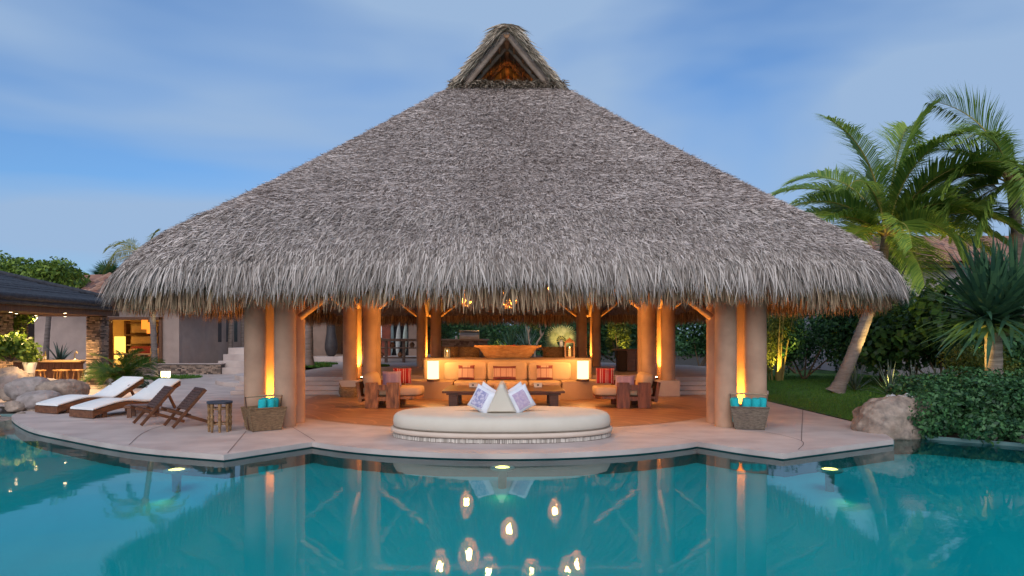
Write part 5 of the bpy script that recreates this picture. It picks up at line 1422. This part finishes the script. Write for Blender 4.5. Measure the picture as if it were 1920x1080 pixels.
# garden behind the lounge
GB = 'shrubs behind the lounge'
bush('dark green shrub behind the grill counter', (-2.6, 37, .3), clump(1.9, .9, 2.7, 7, 21), 6500, .14, DGREEN, group=GB)
bush('mid green shrub behind the trough bowl', (0.4, 37.5, .3), clump(1.9, .9, 2.6, 7, 22), 6500, .14, DGREEN, group=GB)
bush('dark shrub behind the pale fan palm', (3.6, 37.5, .3), clump(1.9, .9, 2.7, 7, 23), 6500, .14, DGREEN, group=GB)
bush('yellow-lit shrub high behind the grill', (-.7, 39.5, .3), clump(1.3, .6, 3.0, 6, 24), 2600, .16, YGREEN, group=GB)
bush('yellow-lit climbing shrub right of the rear columns', (5.15, 33.0, .3), clump(.45, .4, 2.9, 7, 25), 2600, .14, YGREEN, group=GB)
lamp('garden_spot', 'SPOT', (5.0, 32.3, .5), 150, (1, .75, .2), .05, None, 75, .7, (.05, .25, 1)); lamp('garden_spot', 'SPOT', (-.7, 38.6, .6), 160, (1, .75, .2), .05, None, 90, .7, (0, .3, 1))
rosette('yucca', 'spiky yucca right of the grill counter behind the bowl', 'plant', (-.05, 34, UT), 60, 1.15, .03, FANL, 'yuccas behind the lounge', 0, 85, .3, .5)
rosette('yucca', 'spiky dark yucca between the plumeria and the pale fan palm', 'plant', (2.1, 34.5, UT), 60, 1.1, .03, FANL, 'yuccas behind the lounge', 0, 85, .3, .3)
rosette('yucca', 'spiky yucca with pale new blades left of the plumeria', 'plant', (.75, 35, UT), 50, 1.3, .03, M('pale_blades', (.2, .26, .2), (.06, .12, .08), .4, 2, 0, island=.8), 'yuccas behind the lounge', 25, 88, .2, .5)
fan_palm('pale fan palm lit from the front behind the copper lantern', (2.35, 33.2, UT), 1.0, .62, 9, M('pale_fan_leaves', (.36, .34, .14), (.16, .18, .07), .5, 2, 0, island=.5, transl=.3), facing=True)
lamp('garden_spot', 'SPOT', (2.35, 32.4, .6), 110, (1, .78, .4), .05, None, 70, .7, (0, .45, 1))
t = thing('plumeria_tree', 'bare forked plumeria tree with a tuft of leaves behind the trough bowl', 'tree', (1.05, 32, UT)); PLU = M('pale_bark', (.46, .36, .26), (.3, .22, .15), .8, 6)
for pts in ([(0, 0, 0), (.0, 0, .55), (-.25, 0, .85), (-.3, 0, 1.35), (-.42, 0, 1.75)], [(0, 0, .5), (.14, .05, .95), (.38, .05, 1.3), (.52, 0, 1.6), (.48, 0, 1.85)], [(.3, .05, 1.2), (.22, 0, 1.6), (.2, 0, 1.8)], [(-.3, 0, 1.35), (-.15, .1, 1.65), (-.08, .1, 1.9)]):
    mb = MB(); mb.tube(pts, [.05, .045, .04, .035, .03][:len(pts)], 7); mb.build('limb', PLU, t)
leafcloud('leaf_tuft', YGREEN, t, [(-.05, 0, 1.75, .25, .2, .2), (-.45, 0, 1.85, .2, .15, .12), (.1, 0, 1.55, .2, .15, .15)], 90, .26, .3)
# far trees closing the horizon
nf = 15000
th = rng.uniform(R(20), R(160), nf); rad_ = rng.uniform(58, 75, nf); hz = rng.uniform(0, 1, nf) ** .8 * (3.1 + 1.0 * np.sin(th * 23) + .8 * np.sin(th * 51))
C = np.stack([rad_ * np.cos(th), rad_ * np.sin(th), hz], 1); Nn = rng.normal(size=(nf, 3)) + np.array([0, -.5, .4]); Nn /= np.linalg.norm(Nn, axis=1, keepdims=True)
v, q = leaf_arrays(C, Nn, .8, .7); npobj('far_woods', v, q, DGREEN, None, 'stuff')

# right house
rh = thing('tiled_house', 'pale stucco house with clay tiled roof half hidden behind the right palms', 'house', (20, 30, 0)); RO = rh.location
hbox('wall', 15.2, 26, 28.6, 36, 0, 4.4, M('pale_house_stucco', (.46, .40, .40), (.38, .33, .34), .85, 1.3, .2, 25), rh)
hbox('eave_board', 14.8, 26.5, 28.05, 28.2, 4.42, 4.58, DARKW, rh)
hbox('window', 17.2, 18.4, 28.55, 28.62, 1.6, 3.2, M('dim_glass_b', (.08, .09, .1), None, .15, spec=.6), rh)
sl = Vector((0, 4.5, 1.75)).normalized()
mb = MB(); mb.grid([[(14.8 - 20, 28.0 - 30, 4.58), (26.5 - 20, 28.0 - 30, 4.58)], [(14.8 - 20 + 1.2, 32.6 - 30, 6.36), (26.5 - 20, 32.6 - 30, 6.36)], [(14.8 - 20 + 1.2, 36.6 - 30, 4.6), (26.5 - 20, 36.6 - 30, 4.6)], [(14.8 - 20, 28.0 - 30, 4.55), (26.5 - 20, 28.0 - 30, 4.55)]], False); mb.build('roof_deck', TILEM, rh)
tiles(rh, (14.8 - 20, 27.95 - 30, 4.60), (1, 0, 0), sl, 26, 11)

# ------------------------------------------------------------------ bar pavilion at the left
bp_ = thing('bar_pavilion', 'open bar pavilion roofed with dark poles at the left', 'pavilion', (-16, 21, 0)); BO = Vector((-16, 21, 0))
LOG = M('blue_black_log', (.065, .068, .08), (.03, .032, .04), .75, 3, .5, 12, (3, 3, 3))
nlog = 25
for k in range(nlog):
    f = k / (nlog - 1)
    mb = MB(); x, z = -13.3 - 4.3 * f, 2.70 + 1.25 * f + random.uniform(-.02, .02); ye = 23.9 - 3.4 * f + random.uniform(-.12, .12)
    mb.tube([Vector((x, 14.0, z)) - BO, Vector((x + random.uniform(-.02, .02), 19, z + .01)) - BO, Vector((x, ye, z)) - BO], .105, 9); mb.build('roof_log', LOG, bp_)
for k in range(14):
    f = k / 13; mb = MB(); y = 23.9 - 3.4 * f; z = 2.68 + 1.25 * f; mb.tube([Vector((-13.3 - 4.3 * f, y, z)) - BO, Vector((-22, y, z)) - BO], .10, 8); mb.build('roof_log', LOG, bp_)
mb = MB(); mb.box((-17.75 - BO.x, 18.9 - BO.y, 2.42), (8.6, 9.7, .2)); mb.build('soffit', M('brown_soffit', (.17, .10, .065), (.10, .055, .035), .7, 3, .2, 10, (1, 6, 1)), bp_)
mb = MB(); mb.tube([Vector((-13.36, 14, 2.58)) - BO, Vector((-13.36, 23.85, 2.58)) - BO], .09, 9); mb.build('eave_pole', LOG, bp_)
mb = MB(); mb.tube([Vector((-13.3, 23.8, 2.58)) - BO, Vector((-22, 23.8, 2.58)) - BO], .09, 9); mb.build('eave_pole', LOG, bp_)
mb = MB(); mb.tube([Vector((-13.2, 23.95, 2.80)) - BO, Vector((-17.6, 20.5, 4.06)) - BO], .09, 9); mb.build('hip_pole', LOG, bp_)
DL = emis('downlight_glow', (1, .75, .4), 14)
for k, (px, py, D) in enumerate(((31, 588, 19.5), (67, 588, 21.5), (122, 587, 22.5), (122, 580, 19.2), (20, 586, 18.4))):
    x = (px - 960) / F * D
    mb = MB(); mb.lathe([(.05, -.03), (.055, 0)], 12, (x - BO.x, D - BO.y, 2.31)); o = mb.build('downlight', BRONZE, bp_); mb = MB(); mb.lathe([(0, -.034), (.042, -.031)], 12, (x - BO.x, D - BO.y, 2.31), cap=False); mb.build('downlight_lens', DL, o)
    if k < 4: lamp('bar_downlight', 'SPOT', (x, D, 2.25), 300, (1, .62, .26), .04, None, 110, .7, (0, 0, -1))
for nm, cx, cy, w in (('right', -14.08, 23.55, .46), ('left', -15.0, 20.2, .52)):
    mb = MB(); mb.box((cx - BO.x, cy - BO.y, 1.16), (w - .03, w - .03, 2.32)); pr_ = mb.build('pier', MORTAR, bp_)
    mb = MB(); ledge(mb, cx - w / 2 - BO.x, cx + w / 2 - BO.x, cy - w / 2 - BO.y, 0, 2.3, .048); ledge(mb, cy - w / 2 - BO.y, cy + w / 2 - BO.y, cx + w / 2 - BO.x, 0, 2.3, .048, 'x')
    mb.build('ledgestone', LEDGE, pr_, kind='stuff')
mb = MB(); mb.box((-17.8 - BO.x, 24.1 - BO.y, 1.16), (2.2, .3, 2.3)); wl_ = mb.build('stone_wall', MORTAR, bp_); mb = MB(); ledge(mb, -18.9 - BO.x, -16.7 - BO.x, 23.95 - BO.y, 0, 2.3, .048); mb.build('ledgestone', LEDGE, wl_, kind='stuff')
# the bar
bt = thing('bar_counter', 'plank-fronted bar counter with pale top under the pole roof', 'bar counter', (-15.4, 23.4, 0))
HON = bpy.data.materials['honey_wood']
mb = MB(); mb.prism([(-2.2, -.55), (1.05, -.35), (1.05, .3), (-2.2, .3)], .78, .84); mb.build('countertop', M('pale_oak_top', (.52, .36, .19), (.4, .26, .13), .45, 3, .1, 10, (1, 6, 1)), bt, .01)
for k in range(13):
    mb = MB(); mb.box((-1.95 + .235 * k, -.10, .40), (.225, .05, .74)); mb.build('plank', M('bar_plank', (.24, .115, .065), (.12, .055, .035), .6, 4, .3, 12, (6, 6, 1)) if k == 0 else bpy.data.materials['bar_plank'], bt, .006)
for z in (.03, .755): mb = MB(); mb.box((-.5, -.14, z + .003), (3.1, .05, .06)); mb.build('rail', WOOD, bt)
def stool(label, x, y, rz):
    t = thing('bar_stool', label, 'bar stool', (x, y, 0), rz, 'bar stools along the counter')
    mb = MB(); mb.lathe([(0, .50), (.18, .50), (.19, .52), (.185, .545), (0, .55)], 20); mb.build('seat', HON, t)
    for a in (45, 135, 225, 315):
        a = R(a); mb = MB(); mb.tube([(.12 * math.cos(a), .12 * math.sin(a), .50), (.19 * math.cos(a), .19 * math.sin(a), 0)], .022, 7); mb.build('leg', HON, t)
    mb = MB(); mb.tube([(.16 * math.cos(R(a)), .16 * math.sin(R(a)), .2) for a in (45, 135, 225, 315, 45)], .012, 6, False); mb.build('foot_rail', HON, t)
for k, px in enumerate((72, 103, 118, 140)):
    p = at(px, 690, 22.6); stool('honey wood bar stool, ' + ('the one nearest the flower pot', 'second from the flower pot', 'third from the flower pot', 'the one nearest the stone pier')[k], p.x, 22.65 + .15 * (k % 2), k)
def bottle(label, x, y, z, c_, h):
    t = thing('bottle', label, 'bottle', (x, y, z), 0, 'bottles on the bar counter'); mb = MB(); mb.lathe([(.03, 0), (.035, .01), (.035, h * .55), (.013, h * .75), (.013, h)], 12); mb.build('bottle_body', M('bottle_glass_' + label[:3], c_, None, .15, spec=.6), t); mb = MB(); mb.lathe([(.0355, h * .15), (.0355, h * .42)], 12, cap=False); mb.build('bottle_label', WHITEC, t)
for k, (px, c_, h, nm) in enumerate(((77, (.35, .04, .03), .2, 'red'), (81, (.5, .3, .2), .22, 'amber'), (85, (.45, .36, .1), .3, 'tall yellow'))):
    p = at(px, 670, 23.2); bottle(nm + ' bottle standing at the flower end of the bar', p.x, 23.2, .842, c_, h)
t = thing('bar_tap', 'brass tap standing on the bar near the stone pier', 'tap', (at(140, 670, 23.3).x, 23.3, .842)); mb = MB(); mb.tube([(0, 0, 0), (0, 0, .2), (.02, 0, .26), (.07, 0, .27), (.09, 0, .22)], .016, 8); mb.build('spout', M('brass', (.6, .42, .15), None, .3, metal=.9), t); mb = MB(); mb.lathe([(.04, 0), (.035, .04), (.02, .05)], 14); mb.build('tap_foot', WHITEC, t)

# boulders at the left corner of the pool
for cx, yt, yb, w, D, sd, mt, nm in ((22, 692, 748, 66, 18.6, 11, ROCKG, 'big flat-topped grey boulder under the leafy pot plant'), (17, 729, 752, 30, 17.2, 12, ROCKM, 'small tan boulder left of the boulder pile'), (60, 711, 757, 76, 16.6, 13, ROCKG, 'pale boulder in the middle of the boulder pile'),
        (118, 714, 757, 76, 16.4, 14, ROCKM, 'rounded pinkish boulder nearest the sun loungers'), (74, 738, 768, 76, 15.6, 15, ROCKG, 'flat pale boulder in front of the boulder pile'), (145, 722, 750, 34, 17.0, 16, ROCKM, 'brown boulder half hidden behind the rounded pinkish one'), (92, 711, 735, 60, 18.2, 17, ROCKG, 'grey boulder at the back of the boulder pile'),
        (33, 752, 772, 40, 15.3, 18, ROCKM, 'low wet tan rock at the water line')):
    s = F / D; p = at(cx, (yt + yb) / 2, D); hgt = (yb - yt) / s * 1.12
    mb = MB(); rock(mb, (0, 0, 0), (w / s, w / s * .85, hgt), sd, .10, 30, .8); o = mb.build('boulder', mt); o.location = (p.x, D, max(hgt * .38, CAMZ - ((yt + yb) / 2 - HY) / s)); tag(o, nm, 'boulder', 'boulders at the left pool corner')
for k in range(26):
    x, y = random.uniform(-12.6, -10.4), random.uniform(13.6, 15.6); r_ = random.uniform(.08, .22)
    mb = MB(); rock(mb, (0, 0, 0), (r_ * 2, r_ * 1.7, r_ * 1.1), 90 + k, .15, 8); o = mb.build('shore_stone', ROCKG if k % 2 else ROCKM); o.location = (x, y, -.03 if y > 14.6 else -.08); tag(o, 'small rounded %s stone among the stones at the left water edge' % ('grey' if k % 2 else 'tan'), 'stone', 'small stones at the left water edge')
t = thing('spa_ledge', 'rough pale rock ledge at the left end of the pool', 'rock', (-11.0, 14.3, -.1)); mb = MB(); rock(mb, (0, 0, -.05), (1.7, 1.2, .32), 33, .12, 16); mb.build('ledge_rock', ROCKM, t)

# plants on the left
bush('leafy potted shrub with red flowers on the grey boulder', (-13.9, 19.2, 1.0), [(-.35, 0, .35, .45, .4, .34), (.1, 0, .4, .4, .4, .36), (.45, .0, .25, .35, .3, .3), (-.7, 0, .3, .4, .4, .4)], 2600, .14, GREEN, 'plant', 'pot_plant', aspect=.6)
t = thing('flower_pot', 'white pot of red flowers beside the bar', 'flower pot', at(56, 690, 20.8)); mb = MB(); mb.lathe([(.12, -.15), (.15, 0), (.19, .16), (.17, .17)], 18); mb.build('pot', WHITEC, t); leafcloud('foliage', GREEN, t, [(0, 0, .36, .32, .3, .22)], 700, .09, .6); leafcloud('red_flower', LAVA, t, [(0, -.05, .42, .28, .26, .16)], 24, .08, .9)
mb = MB(); mb.lathe([(.16, -.62), (.19, -.58), (.11, -.3), (.14, -.16)], 14); mb.build('pedestal', M('chalk_stone', (.5, .46, .42)), t)
bush('small leafy tree rising behind the pot plant under the pole roof', (-15.6, 21.5, .4), [(0, 0, 1.5, .45, .4, .4), (.4, 0, 1.9, .4, .3, .3), (-.2, 0, 1.1, .4, .4, .3)], 1500, .13, GREEN, 'tree', 'small_tree', stems=3)
t = thing('slim_tree', 'thin dark leaning tree trunk before the grey wall', 'tree', (at(85, 672, 28).x, 28, 0)); trunk(t, [(0, 0, 0), (.05, 0, 1.3), (.15, 0, 2.6), (.25, 0, 4)], .12, .08); leafcloud('crown', GREEN, t, [(.3, 0, 4.2, 1.0, .8, .6)], 1500, .2)
rosette('agave', 'blue-grey agave behind the bar counter', 'plant', (at(112, 672, 27).x, 27, .3), 26, .95, .045, SPK, None, 10, 80, .5, .3)
t = thing('areca_palm', 'feathery green areca palm beside the stone pier', 'palm', (at(222, 715, 22.4).x, 22.6, 0))
for k in range(24): frond(t, (random.uniform(-.15, .15), random.uniform(-.1, .1), .05), k * 2.4, 86 - 1.9 * k, random.uniform(1.1, 1.6), 70 + 1.5 * k, 50, .42, M('areca_green', (.10, .20, .03), (.03, .09, .02), .45, 1, 0, island=.6, transl=.3) if k == 0 else bpy.data.materials['areca_green'], 'frond', .35)
bush('pale grey ground shrub at the foot of the areca palm', (at(232, 712, 22).x, 22.0, 0), [(0, 0, .15, .45, .3, .18), (.4, .1, .12, .35, .3, .14)], 700, .13, SPK, 'plant', 'ground_shrub')
bush('big bright green leafy tree behind the pole roof', (-21.5, 32.5, 0), [(-2.6, 0, 4.6, 1.4, 1, .9), (-1.2, -.3, 4.4, 1.3, 1, .9), (.2, -.3, 4.3, 1.1, 1, .85), (1.2, -.5, 4.0, .8, .9, .8), (-.5, -1, 3.4, 1.6, 1, .8), (1.0, -1.2, 3.1, 1.0, .8, .7), (-2.4, -1, 3.5, 1.2, 1, .8)], 15000, .19, GREEN, 'tree', 'leafy_tree', aspect=.55)
fan_palm('small green fan palm showing above the tiled roof at the left', (-21.6, 37.2, 0), 4.6, .75, 14, M('fan_green', (.06, .15, .05), (.02, .07, .03), .45, 2, 0, island=.5, transl=.25), 'fan palms by the left house')
